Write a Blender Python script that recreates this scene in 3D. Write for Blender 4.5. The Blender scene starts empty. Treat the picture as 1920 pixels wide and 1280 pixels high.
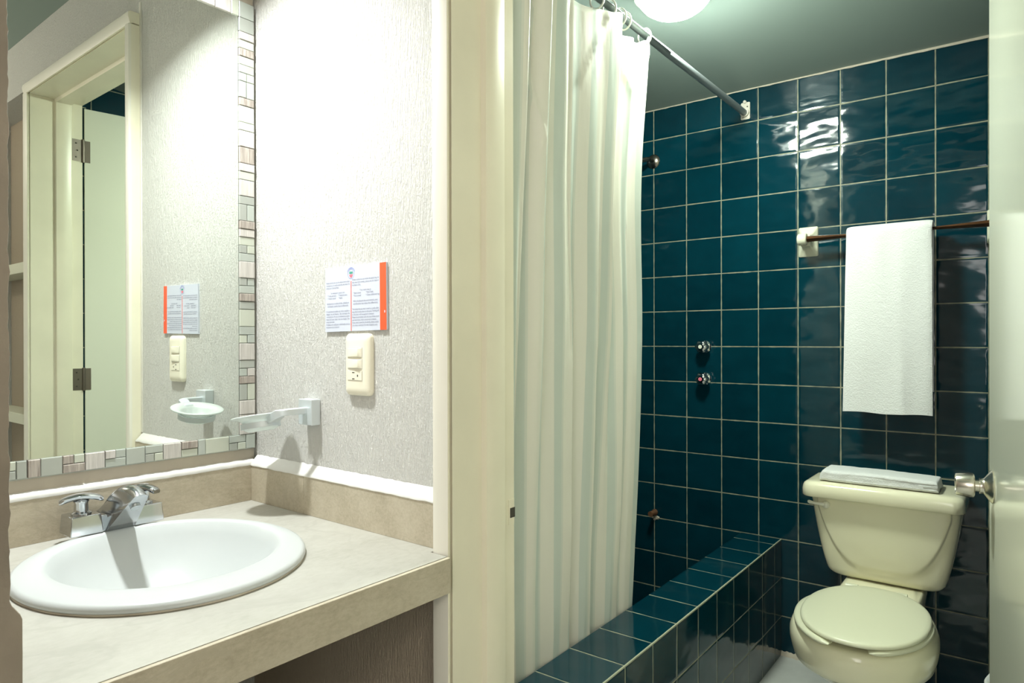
import bpy, bmesh, math, random
from mathutils import Vector, Matrix, noise
random.seed(7)
sc = bpy.context.scene
R = math.radians

# ------------------------------------------------------------------ camera
CAM_H = 1.228
FPX, YAW, PIT, ROLL = 1269.97, 0.651197, -0.0019584, -0.0021274
cam = bpy.data.cameras.new('camera'); cam.sensor_width = 36.0; cam.lens = FPX / 1920 * 36.0
cam.clip_start = 0.02
co = bpy.data.objects.new('camera', cam); sc.collection.objects.link(co); sc.camera = co
_F = Vector((-math.sin(YAW) * math.cos(PIT), math.cos(YAW) * math.cos(PIT), math.sin(PIT)))
_R = Vector((math.cos(YAW), math.sin(YAW), 0)); _U = _R.cross(_F)
_R2 = _R * math.cos(ROLL) + _U * math.sin(ROLL); _U2 = -_R * math.sin(ROLL) + _U * math.cos(ROLL)
co.matrix_world = Matrix(((_R2.x, _U2.x, -_F.x, 0), (_R2.y, _U2.y, -_F.y, 0), (_R2.z, _U2.z, -_F.z, CAM_H), (0, 0, 0, 1)))

# ------------------------------------------------------------------ view, world, lights
sc.view_settings.view_transform = 'Standard'; sc.view_settings.look = 'None'
sc.view_settings.gamma = 1.0; sc.view_settings.use_curve_mapping = False
sc.view_settings.exposure = 0.2
w = bpy.data.worlds.new('world'); sc.world = w; w.use_nodes = True
w.node_tree.nodes['Background'].inputs[0].default_value = (0.9, 0.8, 0.68, 1)
w.node_tree.nodes['Background'].inputs[1].default_value = 0.0
sc.cycles.use_denoising = True
sc.cycles.max_bounces = 10; sc.cycles.diffuse_bounces = 6; sc.cycles.sample_clamp_indirect = 6.0

ROT = R(-1.1)      # the vanity side of the partition is about one degree out of square with the bathroom
VM = Matrix.Rotation(ROT, 4, 'Z')
def area(name, loc, size, energy, color, target=(0, 0, -1), sy=None):
    l = bpy.data.lights.new(name, 'AREA'); l.energy = energy; l.color = color; l.size = size
    if sy: l.shape = 'RECTANGLE'; l.size_y = sy
    o = bpy.data.objects.new(name, l); sc.collection.objects.link(o); o.location = loc
    o.rotation_euler = Vector(target).to_track_quat('-Z', 'Y').to_euler()
    return o
def point(name, loc, rad, energy, color):
    l = bpy.data.lights.new(name, 'POINT'); l.energy = energy; l.color = color; l.shadow_soft_size = rad
    o = bpy.data.objects.new(name, l); sc.collection.objects.link(o); o.location = loc
    return o
# bulbs of the wall light above the mirror, glow of the bathroom dome lamp, added warm light for the unseen entry hall
VAN_L = (VM @ Vector((-1.45, 0.58, 2.262)))
_v = area('vanity_lamp_light', VAN_L, 0.10, 17.0, (0.955, 1.0, 0.99)); _v.data.shape = 'DISK'; _v.data.spread = R(142)
DOME = (-0.832, 1.888)
point('hall_fill_light', (0.85, -0.10, 2.30), 0.12, 24.0, (1.0, 0.88, 0.76))
area('front_fill_light', (0.05, -1.56, 1.50), 1.30, 27.0, (1.0, 0.965, 0.91), (-0.18, 1, -0.05), sy=1.50)  # unseen fill light added behind the camera to brighten the partition side

# ------------------------------------------------------------------ node helpers
MATS = {}
class N:
    def __init__(s, name):
        s.m = bpy.data.materials.new(name); s.m.use_nodes = True; s.t = s.m.node_tree
        s.b = s.t.nodes['Principled BSDF']; MATS[name] = s.m
    def n(s, typ, **kw):
        nd = s.t.nodes.new(typ)
        for k, v in kw.items():
            if k.startswith('i_'):
                nd.inputs[k[2:].replace('_', ' ')].default_value = v
            elif k.startswith('n_'):
                nd.inputs[int(k[2:])].default_value = v
            else: setattr(nd, k, v)
        return nd
    def l(s, a, b): s.t.links.new(a, b)
    def coords(s, kind='Object', scale=(1, 1, 1)):
        tc = s.n('ShaderNodeTexCoord'); mp = s.n('ShaderNodeMapping'); mp.inputs['Scale'].default_value = scale
        s.l(tc.outputs[kind], mp.inputs[0]); return mp.outputs[0]
    def ramp(s, fac, stops):
        r = s.n('ShaderNodeValToRGB'); e = r.color_ramp.elements
        while len(e) < len(stops): e.new(0.5)
        for i, (p, c) in enumerate(stops): e[i].position = p; e[i].color = (*c, 1) if len(c) == 3 else c
        s.l(fac, r.inputs[0]); return r.outputs[0]
    def math(s, op, a, b=None, clamp=False):
        nd = s.n('ShaderNodeMath', operation=op, use_clamp=clamp)
        for i, v in enumerate((a, b)):
            if v is None: continue
            if isinstance(v, (int, float)): nd.inputs[i].default_value = v
            else: s.l(v, nd.inputs[i])
        return nd.outputs[0]
    def bump(s, h, strength=0.3, dist=0.01, normal=None):
        b = s.n('ShaderNodeBump'); b.inputs['Strength'].default_value = strength; b.inputs['Distance'].default_value = dist
        s.l(h, b.inputs['Height'])
        if normal: s.l(normal, b.inputs['Normal'])
        return b.outputs[0]
    def noise(s, co, scale, detail=3, rough=0.5):
        n = s.n('ShaderNodeTexNoise'); n.inputs['Scale'].default_value = scale; n.inputs['Detail'].default_value = detail
        n.inputs['Roughness'].default_value = rough; s.l(co, n.inputs[0]); return n.outputs[0]
    def set(s, **kw):
        for k, v in kw.items():
            i = s.b.inputs[k.replace('_', ' ')]
            if hasattr(v, 'is_linked') or hasattr(v, 'links'): s.l(v, i)
            else: i.default_value = (*v, 1) if isinstance(v, tuple) and len(v) == 3 else v

def simple(name, col, rough=0.5, metal=0.0, bump=0, bscale=60, var=0.0, **kw):
    a = N(name); a.set(Base_Color=col, Roughness=rough, Metallic=metal, **kw)
    c = a.coords()
    if var:
        nz = a.noise(c, 7, 4)
        lo = tuple(x * (1 - var) for x in col); hi = tuple(min(1, x * (1 + var)) for x in col)
        a.set(Base_Color=a.ramp(nz, [(0.3, lo), (0.7, hi)]))
    if bump: a.set(Normal=a.bump(a.noise(c, bscale, 4), bump, 0.002))
    return a.m

def stucco(name, col):
    a = N(name)
    c1 = a.coords(scale=(1, 1, 0.10)); c2 = a.coords(scale=(1, 1, 0.75))
    n1 = a.noise(c1, 260, 3, 0.65); n2 = a.noise(c2, 230, 5, 0.75); n3 = a.noise(c2, 9, 2)
    n1 = a.ramp(n1, [(0.35, (0, 0, 0)), (0.62, (1, 1, 1))])
    n2 = a.ramp(n2, [(0.42, (0, 0, 0)), (0.6, (1, 1, 1))])
    h = a.math('ADD', a.math('MULTIPLY', n1, 1.25), a.math('MULTIPLY', n2, 0.55))
    h = a.math('ADD', h, a.math('MULTIPLY', n3, 0.8))
    a.set(Base_Color=col, Roughness=0.75, Normal=a.bump(h, 0.9, 0.0048))
    a.b.inputs['Specular IOR Level'].default_value = 0.25
    return a.m

def tile(name, org, step=0.15, col=((0.0008, 0.020, 0.031), (0.0013, 0.032, 0.048)), wave=1.0, grout=(0.30, 0.30, 0.21), gw=0.0021, skip=()):
    a = N(name)
    tc = a.n('ShaderNodeTexCoord'); sub = a.n('ShaderNodeVectorMath', operation='SUBTRACT'); a.l(tc.outputs['Object'], sub.inputs[0])
    sub.inputs[1].default_value = org
    div = a.n('ShaderNodeVectorMath', operation='SCALE'); a.l(sub.outputs[0], div.inputs[0]); div.inputs['Scale'].default_value = 1 / step
    sep = a.n('ShaderNodeSeparateXYZ'); a.l(div.outputs[0], sep.inputs[0])
    geo = a.n('ShaderNodeNewGeometry'); ns = a.n('ShaderNodeSeparateXYZ'); a.l(geo.outputs['True Normal'], ns.inputs[0])
    wob = a.noise(tc.outputs['Object'], 23, 2)
    wob = a.math('MULTIPLY', a.math('SUBTRACT', wob, 0.5), 0.0035)
    ds = []
    for k in range(3):
        if k in skip: continue
        f = a.math('ABSOLUTE', a.math('SUBTRACT', a.math('FRACT', sep.outputs[k]), 0.5))   # 0.5 on the line
        d = a.math('MULTIPLY', a.math('SUBTRACT', 0.5, f), step)
        d = a.math('ADD', d, a.math('MULTIPLY', a.math('ABSOLUTE', ns.outputs[k]), 0.5))
        ds.append(d)
    d = a.math('MINIMUM', ds[0], ds[1])
    if len(ds) > 2: d = a.math('MINIMUM', d, ds[2])
    dw = a.math('ADD', d, wob)
    mask = a.n('ShaderNodeMapRange'); a.l(dw, mask.inputs[0]); mask.inputs[1].default_value = gw * 0.7; mask.inputs[2].default_value = gw * 1.15
    tilef = mask.outputs[0]            # 1 on the tile, 0 in the joint
    fl = a.n('ShaderNodeVectorMath', operation='FLOOR'); a.l(div.outputs[0], fl.inputs[0])
    wn = a.n('ShaderNodeTexWhiteNoise'); a.l(fl.outputs[0], wn.inputs[0])
    # shade of each tile plus clouding of the glaze
    cl = a.noise(tc.outputs['Object'], 14, 4)
    v = a.math('ADD', a.math('MULTIPLY', wn.outputs[0], 0.45), a.math('MULTIPLY', cl, 0.6))
    tcol = a.ramp(v, [(0.2, col[0]), (0.85, col[1])])
    gn = a.ramp(a.noise(tc.outputs['Object'], 30, 3), [(0.3, tuple(g * 0.6 for g in grout)), (0.7, grout)])
    mx = a.n('ShaderNodeMix', data_type='RGBA'); a.l(tilef, mx.inputs[0]); a.l(gn, mx.inputs[6]); a.l(tcol, mx.inputs[7])
    a.set(Base_Color=mx.outputs[2])
    rr = a.math('SUBTRACT', 0.75, a.math('MULTIPLY', tilef, 0.66)); a.set(Roughness=rr)
    # wavy glaze, different on each tile, and pillowed edges
    off = a.n('ShaderNodeVectorMath', operation='SCALE'); a.l(wn.outputs[1], off.inputs[0]); off.inputs['Scale'].default_value = 7.0
    ad = a.n('ShaderNodeVectorMath', operation='ADD'); a.l(tc.outputs['Object'], ad.inputs[0]); a.l(off.outputs[0], ad.inputs[1])
    mp = a.n('ShaderNodeMapping'); mp.inputs['Scale'].default_value = (1, 1, 1.9); a.l(ad.outputs[0], mp.inputs[0])
    wv = a.noise(mp.outputs[0], 9, 1.5, 0.35)
    pil = a.n('ShaderNodeMapRange', interpolation_type='SMOOTHSTEP'); a.l(d, pil.inputs[0]); pil.inputs[1].default_value = 0.0; pil.inputs[2].default_value = 0.009
    b1 = a.bump(wv, 0.42 * wave, 0.012)
    b2 = a.bump(pil.outputs[0], 0.35, 0.0012, b1)
    a.set(Normal=b2)
    return a.m

def marble(name, cols, scale=6, rough=0.35, bump=0.1, vein=0.95):
    a = N(name); c = a.coords(scale=(1, 0.55, 1))
    n1 = a.noise(c, scale, 8, 0.62); n2 = a.noise(c, scale * 12, 5, 0.65)
    v = a.math('ADD', a.math('MULTIPLY', n1, 0.6), a.math('MULTIPLY', n2, 0.4))
    col = a.ramp(v, [(0.32, cols[0]), (0.5, cols[1]), (0.68, cols[2])])
    # thin veins
    vn = a.n('ShaderNodeTexNoise'); vn.inputs['Scale'].default_value = scale * 0.55; vn.inputs['Detail'].default_value = 6; vn.inputs['Distortion'].default_value = 0.7
    a.l(c, vn.inputs[0])
    k = a.math('ABSOLUTE', a.math('SUBTRACT', vn.outputs[0], 0.53)); k = a.math('MULTIPLY', k, 60, True)
    mx = a.n('ShaderNodeMix', data_type='RGBA'); a.l(k, mx.inputs[0]); mx.inputs[6].default_value = (*[x * vein for x in cols[1]], 1); a.l(col, mx.inputs[7])
    a.set(Base_Color=mx.outputs[2], Roughness=rough, Normal=a.bump(n2, bump, 0.002))
    return a.m

def stone(name, c0, c1):
    a = N(name); c = a.coords(scale=(1, 1, 0.5))
    n = a.n('ShaderNodeTexNoise'); n.inputs['Scale'].default_value = 60; n.inputs['Detail'].default_value = 5; n.inputs['Distortion'].default_value = 1.2
    mp = a.n('ShaderNodeMapping'); mp.inputs['Scale'].default_value = (1, 3.0, 0.35); a.l(c, mp.inputs[0]); a.l(mp.outputs[0], n.inputs[0])
    a.set(Base_Color=a.ramp(n.outputs[0], [(0.35, c0), (0.65, c1)]), Roughness=0.55, Normal=a.bump(n.outputs[0], 0.3, 0.002))
    return a.m

WHITE_WALL = (0.94, 0.925, 0.875)
M = dict(
    stucco=stucco('stucco_white', WHITE_WALL),
    stucco_tan=stucco('tan_stucco', (0.62, 0.52, 0.40)),
    plaster=simple('smooth_plaster', (0.72, 0.69, 0.62), 0.6, bump=0.25, bscale=40),
    plaster_tan=simple('tan_plaster', (0.47, 0.42, 0.34), 0.7, bump=0.35, bscale=35, var=0.15),
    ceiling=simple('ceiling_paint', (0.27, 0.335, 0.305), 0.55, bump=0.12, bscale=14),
    casing=simple('white_casing_paint', (0.76, 0.73, 0.64), 0.4, bump=0.08, bscale=20),
    cream=simple('cream_gloss_paint', (0.76, 0.715, 0.57), 0.33, bump=0.10, bscale=14, var=0.04),
    door=simple('door_enamel', (0.72, 0.73, 0.62), 0.13, bump=0.05, bscale=6),
    floor=simple('floor_tile_grey', (0.50, 0.51, 0.49), 0.5, bump=0.25, bscale=45, var=0.12),
    counter=marble('counter_marble', ((0.325, 0.315, 0.27), (0.405, 0.395, 0.35), (0.455, 0.445, 0.40)), 7, 0.42),
    splash=marble('splash_marble', ((0.36, 0.31, 0.225), (0.47, 0.415, 0.315), (0.55, 0.495, 0.39)), 14, 0.5, 0.2, 0.93),
    caulk=simple('white_caulk', (0.72, 0.71, 0.68), 0.45, bump=0.5, bscale=50),
    porcelain=simple('white_porcelain', (0.50, 0.525, 0.52), 0.30),
    bone=simple('bone_porcelain', (0.80, 0.765, 0.57), 0.16, Coat_Weight=0.3, bump=0.02, bscale=8),
    seat=simple('bone_plastic', (0.67, 0.67, 0.51), 0.3),
    lever=simple('ivory_plastic', (0.74, 0.73, 0.62), 0.3),
    chrome=simple('chrome', (0.56, 0.58, 0.60), 0.08, 1.0),
    chrome_soft=simple('brushed_chrome', (0.52, 0.54, 0.56), 0.16, 1.0),
    satin=simple('satin_nickel', (0.70, 0.65, 0.56), 0.24, 1.0, bump=0.05, bscale=200),
    darkchrome=simple('tarnished_chrome', (0.30, 0.27, 0.24), 0.25, 1.0),
    alu=simple('satin_aluminium', (0.56, 0.60, 0.62), 0.38, 1.0),
    aluplastic=simple('pale_grey_satin_metal', (0.70, 0.75, 0.77), 0.42, 0.55),
    rust=simple('rusty_iron', (0.10, 0.045, 0.02), 0.8, 0.2, bump=0.8, bscale=150, var=0.5),
    ivory=simple('switch_plate_ivory', (0.80, 0.76, 0.62), 0.35),
    dark=simple('dark_slot', (0.05, 0.045, 0.035), 0.6),
    steel=simple('dull_hinge_steel', (0.22, 0.19, 0.16), 0.45, 0.9, bump=0.2, bscale=120),
    wood=simple('brown_lacquered_bar', (0.14, 0.062, 0.026), 0.28, var=0.3),
    rod=simple('painted_grey_pipe', (0.34, 0.38, 0.40), 0.32, 0.35),
    ringm=simple('translucent_plastic_ring', (0.62, 0.64, 0.56), 0.3),
    bracket=simple('chipped_white_enamel', (0.55, 0.52, 0.45), 0.5, bump=0.4, bscale=120, var=0.2),
    paper=simple('notice_paper', (0.58, 0.61, 0.70), 0.3),
    red=simple('notice_red', (0.86, 0.11, 0.04), 0.3),
    ink=simple('notice_ink', (0.17, 0.17, 0.24), 0.5),
    blue=simple('emblem_blue', (0.12, 0.16, 0.50), 0.5),
    green=simple('emblem_green', (0.05, 0.30, 0.22), 0.5),
    pink=simple('emblem_rose', (0.70, 0.16, 0.22), 0.5),
    liner=simple('white_bin_liner', (0.8, 0.82, 0.80), 0.35, bump=0.6, bscale=25),
    shelf=simple('shelf_paint', (0.62, 0.62, 0.50), 0.45),
)
M['tile_back'] = tile('teal_wall_tile', (-1.3034, 2.7377, 0.0))
M['tile_side'] = tile('teal_side_wall_tile', (0, 2.7377, 0.0))
M['tile_curb'] = tile('teal_curb_tile', (-0.7657, 2.6477, 0.0), wave=0.35, skip=(0,))
M['tile_floor'] = tile('shower_floor_tile', (-0.92, 2.7377, 0.0), 0.1)
# stucco of the near pier, a darker tan than the other walls
M['pier'] = simple('pier_tan_stucco', (0.255, 0.21, 0.165), 0.85, bump=0.8, bscale=55, var=0.18)
# mirror
a = N('mirror_silver'); a.set(Base_Color=(0.76, 0.80, 0.75), Metallic=1.0, Roughness=0.0); M['mirror'] = a.m
# frosted glass dish
a = N('frosted_glass'); a.set(Base_Color=(0.90, 0.95, 0.92), Roughness=0.35, IOR=1.45, Transmission_Weight=0.55); M['frost'] = a.m
# mosaic
a = N('mosaic_glass'); a.set(Base_Color=(0.44, 0.475, 0.43), Roughness=0.10, Coat_Weight=0.5)
M['mg1'] = a.m
M['mg2'] = simple('mosaic_glass_pale', (0.55, 0.58, 0.49), 0.10, var=0.05)
M['mg3'] = simple('mosaic_glass_grey', (0.40, 0.42, 0.38), 0.12, var=0.08)
M['ms1'] = stone('mosaic_stone_light', (0.50, 0.475, 0.44), (0.64, 0.61, 0.57))
M['ms2'] = stone('mosaic_stone_brown', (0.27, 0.23, 0.20), (0.50, 0.45, 0.40))
M['msb'] = simple('mosaic_backing', (0.50, 0.53, 0.48), 0.8)
# opal dome
a = N('opal_lit_glass'); a.set(Base_Color=(0.9, 0.9, 0.88), Roughness=0.3)
a.b.inputs['Emission Color'].default_value = (0.90, 1.0, 0.86, 1); a.b.inputs['Emission Strength'].default_value = 235.0; M['opal'] = a.m
# terry
a = N('white_terry'); c = a.coords(); n1 = a.noise(c, 210, 3, 0.7); n2 = a.noise(c, 60, 3)
h = a.math('ADD', n1, a.math('MULTIPLY', n2, 0.5))
a.set(Base_Color=(0.76, 0.77, 0.76), Roughness=0.95, Normal=a.bump(h, 0.75, 0.004)); a.b.inputs['Sheen Weight'].default_value = 0.3; M['terry'] = a.m
# curtain: white polyester with woven satin stripes along its width (uv.x = metres along the cloth)
a = N('striped_polyester'); tc = a.n('ShaderNodeTexCoord'); sp = a.n('ShaderNodeSeparateXYZ'); a.l(tc.outputs['UV'], sp.inputs[0])
f = a.math('FRACT', a.math('MULTIPLY', sp.outputs[0], 1 / 0.078))
f2 = a.math('FRACT', a.math('MULTIPLY', sp.outputs[0], 1 / 0.039))
s1 = a.math('GREATER_THAN', f, 0.45); s2 = a.math('MULTIPLY', a.math('GREATER_THAN', f2, 0.72), 0.45)
s = a.math('MAXIMUM', s1, s2)
a.set(Base_Color=a.ramp(s, [(0, (0.60, 0.66, 0.60)), (1, (0.80, 0.785, 0.70))]))
a.set(Roughness=a.math('SUBTRACT', 0.62, a.math('MULTIPLY', s, 0.2)))
c = a.coords(scale=(1, 1, 0.25)); a.set(Normal=a.bump(a.noise(c, 26, 3), 0.16, 0.01))
tr = a.n('ShaderNodeBsdfTranslucent'); tr.inputs[0].default_value = (0.75, 0.78, 0.7, 1)
mx = a.n('ShaderNodeMixShader'); mx.inputs[0].default_value = 0.22
a.l(a.b.outputs[0], mx.inputs[1]); a.l(tr.outputs[0], mx.inputs[2]); a.l(mx.outputs[0], a.t.nodes['Material Output'].inputs[0]); M['curtain'] = a.m

# ------------------------------------------------------------------ object helpers
def setp(o, label=None, cat=None, group=None, kind=None):
    if label: o['label'] = label
    if cat: o['category'] = cat
    if group: o['group'] = group
    if kind: o['kind'] = kind
    return o
BASE = {}
def thing(name, label, cat, loc=(0, 0, 0), group=None, van=False):
    o = bpy.data.objects.new(name, None); sc.collection.objects.link(o); o.empty_display_size = 0.05
    o['_b'] = 0; del o['_b']
    BASE[o] = Vector(loc)
    if van: o.location = VM @ Vector(loc); o.rotation_euler.z = ROT
    else: o.location = loc
    return setp(o, label, cat, group)
def obj(name, bm, mats, parent=None, van=False, smooth=True, ang=40, bevel=0, bseg=2, sub=0, label=None):
    if not isinstance(mats, (list, tuple)): mats = [mats]
    base = BASE.get(parent, Vector((0, 0, 0)))
    if base.length: bmesh.ops.translate(bm, verts=bm.verts, vec=-base)
    me = bpy.data.meshes.new(name); bmesh.ops.recalc_face_normals(bm, faces=bm.faces); bm.to_mesh(me); bm.free()
    for m in mats: me.materials.append(m)
    o = bpy.data.objects.new(name, me); sc.collection.objects.link(o)
    if parent is not None: o.parent = parent; BASE[o] = base
    else:
        BASE[o] = Vector((0, 0, 0))
        if van: o.rotation_euler.z = ROT
    if smooth:
        me.shade_smooth(); 
        if ang < 180: me.set_sharp_from_angle(angle=R(ang))
    if bevel:
        b = o.modifiers.new('bevel', 'BEVEL'); b.width = bevel; b.segments = bseg; b.limit_method = 'ANGLE'; b.angle_limit = R(35)
    if sub:
        s = o.modifiers.new('sub', 'SUBSURF'); s.levels = sub; s.render_levels = sub
    if label: o['label'] = label
    return o
def struct(name, bm, mats, van=False, **kw):
    o = obj(name, bm, mats, None, van, **kw); o['kind'] = 'structure'; return o
def B(): return bmesh.new()
def box(bm, x0, x1, y0, y1, z0, z1, mi=0):
    v = [bm.verts.new(p) for p in ((x0, y0, z0), (x1, y0, z0), (x1, y1, z0), (x0, y1, z0), (x0, y0, z1), (x1, y0, z1), (x1, y1, z1), (x0, y1, z1))]
    for f in ((0, 3, 2, 1), (4, 5, 6, 7), (0, 1, 5, 4), (1, 2, 6, 5), (2, 3, 7, 6), (3, 0, 4, 7)):
        fc = bm.faces.new([v[i] for i in f]); fc.material_index = mi
    return bm
def loft(bm, rings, closed=True, caps=True, mi=0):
    vs = [[bm.verts.new(p) for p in r] for r in rings]; n = len(vs[0])
    for a_, b_ in zip(vs[:-1], vs[1:]):
        for i in range(n if closed else n - 1):
            f = bm.faces.new((a_[i], a_[(i + 1) % n], b_[(i + 1) % n], b_[i])); f.material_index = mi
    if caps and closed:
        for r in (vs[0][::-1], vs[-1]):
            try: f = bm.faces.new(r); f.material_index = mi
            except ValueError: pass
    return bm
def frame(d):
    d = Vector(d).normalized(); up = Vector((0, 0, 1)) if abs(d.z) < 0.9 else Vector((1, 0, 0))
    u = d.cross(up).normalized(); return u, u.cross(d).normalized()
def tube(bm, pts, r, n=20, caps=True, mi=0):
    pts = [Vector(p) for p in pts]; rings = []
    rs = r if isinstance(r, (list, tuple)) else [r] * len(pts)
    u = None
    for i, p in enumerate(pts):
        d = (pts[min(i + 1, len(pts) - 1)] - pts[max(i - 1, 0)]).normalized()
        if u is None: u, v = frame(d)
        else:
            u = (u - d * u.dot(d)).normalized(); v = d.cross(u)
            u, v = u, v
        rings.append([p + rs[i] * (u * math.cos(t * 2 * math.pi / n) + v * math.sin(t * 2 * math.pi / n)) for t in range(n)])
    return loft(bm, rings, True, caps, mi)
def lathe(bm, prof, c, axis=(0, 0, 1), n=40, mi=0, lobes=None):
    """prof: (radius, height along axis)"""
    u, v = frame(axis); ax = Vector(axis).normalized(); c = Vector(c)
    rings = []
    for r, h in prof:
        rings.append([c + ax * h + (u * math.cos(t) + v * math.sin(t)) * (max(r, 1e-4) * (1 + (lobes[1] * math.cos(lobes[0] * t) if lobes else 0))) for t in [k * 2 * math.pi / n for k in range(n)]])
    return loft(bm, rings, True, True, mi)
def rrect(w, h, r, n=6):
    pts = []
    for cx, cy, a0 in ((w / 2 - r, h / 2 - r, 0), (-w / 2 + r, h / 2 - r, 90), (-w / 2 + r, -h / 2 + r, 180), (w / 2 - r, -h / 2 + r, 270)):
        for k in range(n + 1):
            t = R(a0 + 90 * k / n); pts.append((cx + r * math.cos(t), cy + r * math.sin(t)))
    return pts
def prism(bm, poly, f, d0, d1, mi=0):
    """extrude a 2-D polygon; f(a, b, d) -> 3-D point"""
    return loft(bm, [[f(a_, b_, d0) for a_, b_ in poly], [f(a_, b_, d1) for a_, b_ in poly]], mi=mi)

# ================================================================== THE ROOM
XM = -1.645         # plaster face of the mirror wall (vanity frame)
YP = 0.98           # stucco face of the partition (vanity frame)
YB = 2.7377         # tiled back wall of the bathroom
YT = 1.170          # tiled face of the partition
HV = 2.53           # hall ceiling
def cz(y): return 2.232 + 0.13 * (YB - y)     # bathroom ceiling, slightly sloping

bm = B(); box(bm, -1.78, 1.4, -1.75, 3.0, -0.06, 0.0); struct('floor', bm, M['floor'], smooth=False)
bm = B(); box(bm, -1.655, -0.9227, YT, YB, 0.0, 0.012); struct('floor_shower', bm, M['tile_floor'], smooth=False)
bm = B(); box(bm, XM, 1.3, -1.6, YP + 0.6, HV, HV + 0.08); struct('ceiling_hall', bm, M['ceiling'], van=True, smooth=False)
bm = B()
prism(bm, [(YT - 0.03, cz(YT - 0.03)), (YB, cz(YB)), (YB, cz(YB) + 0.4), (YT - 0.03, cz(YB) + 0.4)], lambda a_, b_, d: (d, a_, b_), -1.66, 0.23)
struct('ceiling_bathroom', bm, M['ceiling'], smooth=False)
# crumbly plaster line between the tiles and the bathroom ceiling
bm = B(); pts = []
for i in range(90):
    x = -1.64 + i * 1.85 / 89; k = 0.004 + 0.006 * max(0, (x + 0.9)) + 0.0022 * noise.noise(Vector((x * 30, 0, 0)))
    pts.append([(x, YB - 0.0035, 2.234), (x, YB - 0.0035, 2.232 - k), (x, YB + 0.002, 2.232 - k), (x, YB + 0.002, 2.234)])
loft(bm, pts); struct('trim_1', bm, M['plaster_tan'], smooth=False)
bm = B(); box(bm, -1.75, 0.4, YB, YB + 0.1, -0.05, 2.45); struct('wall_back', bm, M['tile_back'], smooth=False)
bm = B(); box(bm, 0.205, 0.30, YT - 0.03, YB, -0.05, 2.5); struct('wall_right_bathroom', bm, M['tile_side'], smooth=False)
bm = B(); box(bm, -1.75, -1.65, YT, YB, -0.05, 2.5); struct('wall_left_bathroom', bm, M['tile_side'], smooth=False)
# tiled side of the partition (left and right of the doorway, and over it)
bm = B(); box(bm, -1.66, -0.935, YT - 0.03, YT, 0.0, 2.55); box(bm, 0.065, 0.21, YT - 0.03, YT, 0.0, 2.55); box(bm, -0.935, 0.065, YT - 0.03, YT, 2.27, 2.55)
struct('wall_partition_tiled', bm, M['tile_side'], smooth=False)
# stucco side
bm = B(); box(bm, XM - 0.1, -0.936, YP, YP + 0.14, 0, HV); box(bm, -0.936, 0.057, YP, YP + 0.14, 2.265, HV); box(bm, 0.057, 0.15, YP, YP + 0.14, 0, HV)
box(bm, 0.80, 1.3, YP, YP + 0.14, 0, HV); box(bm, 0.15, 0.80, YP, YP + 0.14, 2.30, HV)
struct('wall_partition_stucco', bm, M['stucco'], van=True, smooth=False)
# closet niche right of the door (seen in the mirror)
bm = B(); box(bm, 0.150, 0.80, YP + 0.12, YP + 0.14, 0, 2.30)
bm2 = bm; struct('wall_closet', bm2, M['stucco_tan'], van=True, smooth=False)  # darker tan puts the shade of the niche into its colour
bm = B(); box(bm, XM - 0.1, XM, -1.6, YP, 0, HV); struct('wall_left', bm, M['stucco'], van=True, smooth=False)
bm = B(); box(bm, 1.3, 1.4, -1.6, YP + 0.6, 0, HV); struct('wall_right', bm, M['stucco'], van=True, smooth=False)
bm = B(); box(bm, XM - 0.1, 1.4, -1.7, -1.6, 0, HV); struct('wall_front', bm, M['stucco'], van=True, smooth=False)
bm = B()
for a_, b_, c_, d_ in ((-0.68, 0.78, 0.68, 0.74), (-0.68, 0.78, 2.26, 2.32), (-0.68, -0.62, 0.74, 2.26), (0.72, 0.78, 0.74, 2.26), (0.035, 0.065, 0.74, 2.26)): box(bm, a_, b_, -1.60, -1.575, c_, d_)
struct('fill_frame_1', bm, M['casing'], van=True, smooth=False, bevel=0.002)  # made-up frame out of view, built around the added fill light
t = thing('added_hall_lamp', 'unseen lamp base added on the ceiling of the vanity hall', 'lamp', (0.85, -0.10, HV), van=True)
bm = B(); lathe(bm, [(0, 0), (0.10, 0), (0.10, -0.02), (0.085, -0.028), (0, -0.028)], (0.85, -0.10, HV), (0, 0, 1), 32); obj('lamp_base', bm, M['casing'], t)  # base added to carry the unseen hall light
# near pier closing the vanity alcove, rough arris
bm = B()
box(bm, XM, -0.905, -0.35, 0.236, 0.0, HV)
rows = []
NR = 420
for i in range(NR):
    z = 0.0 + HV * i / (NR - 1)
    j = 0.0022 * noise.noise(Vector((0, 3.1, z * 38))) + 0.0012 * noise.noise(Vector((5, 1, z * 120)))
    t = min(1, max(0, (0.943 - z) / 0.026)); t = t * t * (3 - 2 * t)
    ye = 0.2405 + 0.0118 * t + j * (1 - t * 0.93)
    rows.append([(-0.895, -0.352, z), (-0.895, ye - 0.006, z), (-0.896, ye - 0.001, z), (-0.899, ye, z), (XM + 0.01, ye - 0.001, z), (XM + 0.01, -0.352, z)])
loft(bm, rows); struct('wall_pier', bm, M['pier'], van=True, ang=60)

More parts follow.
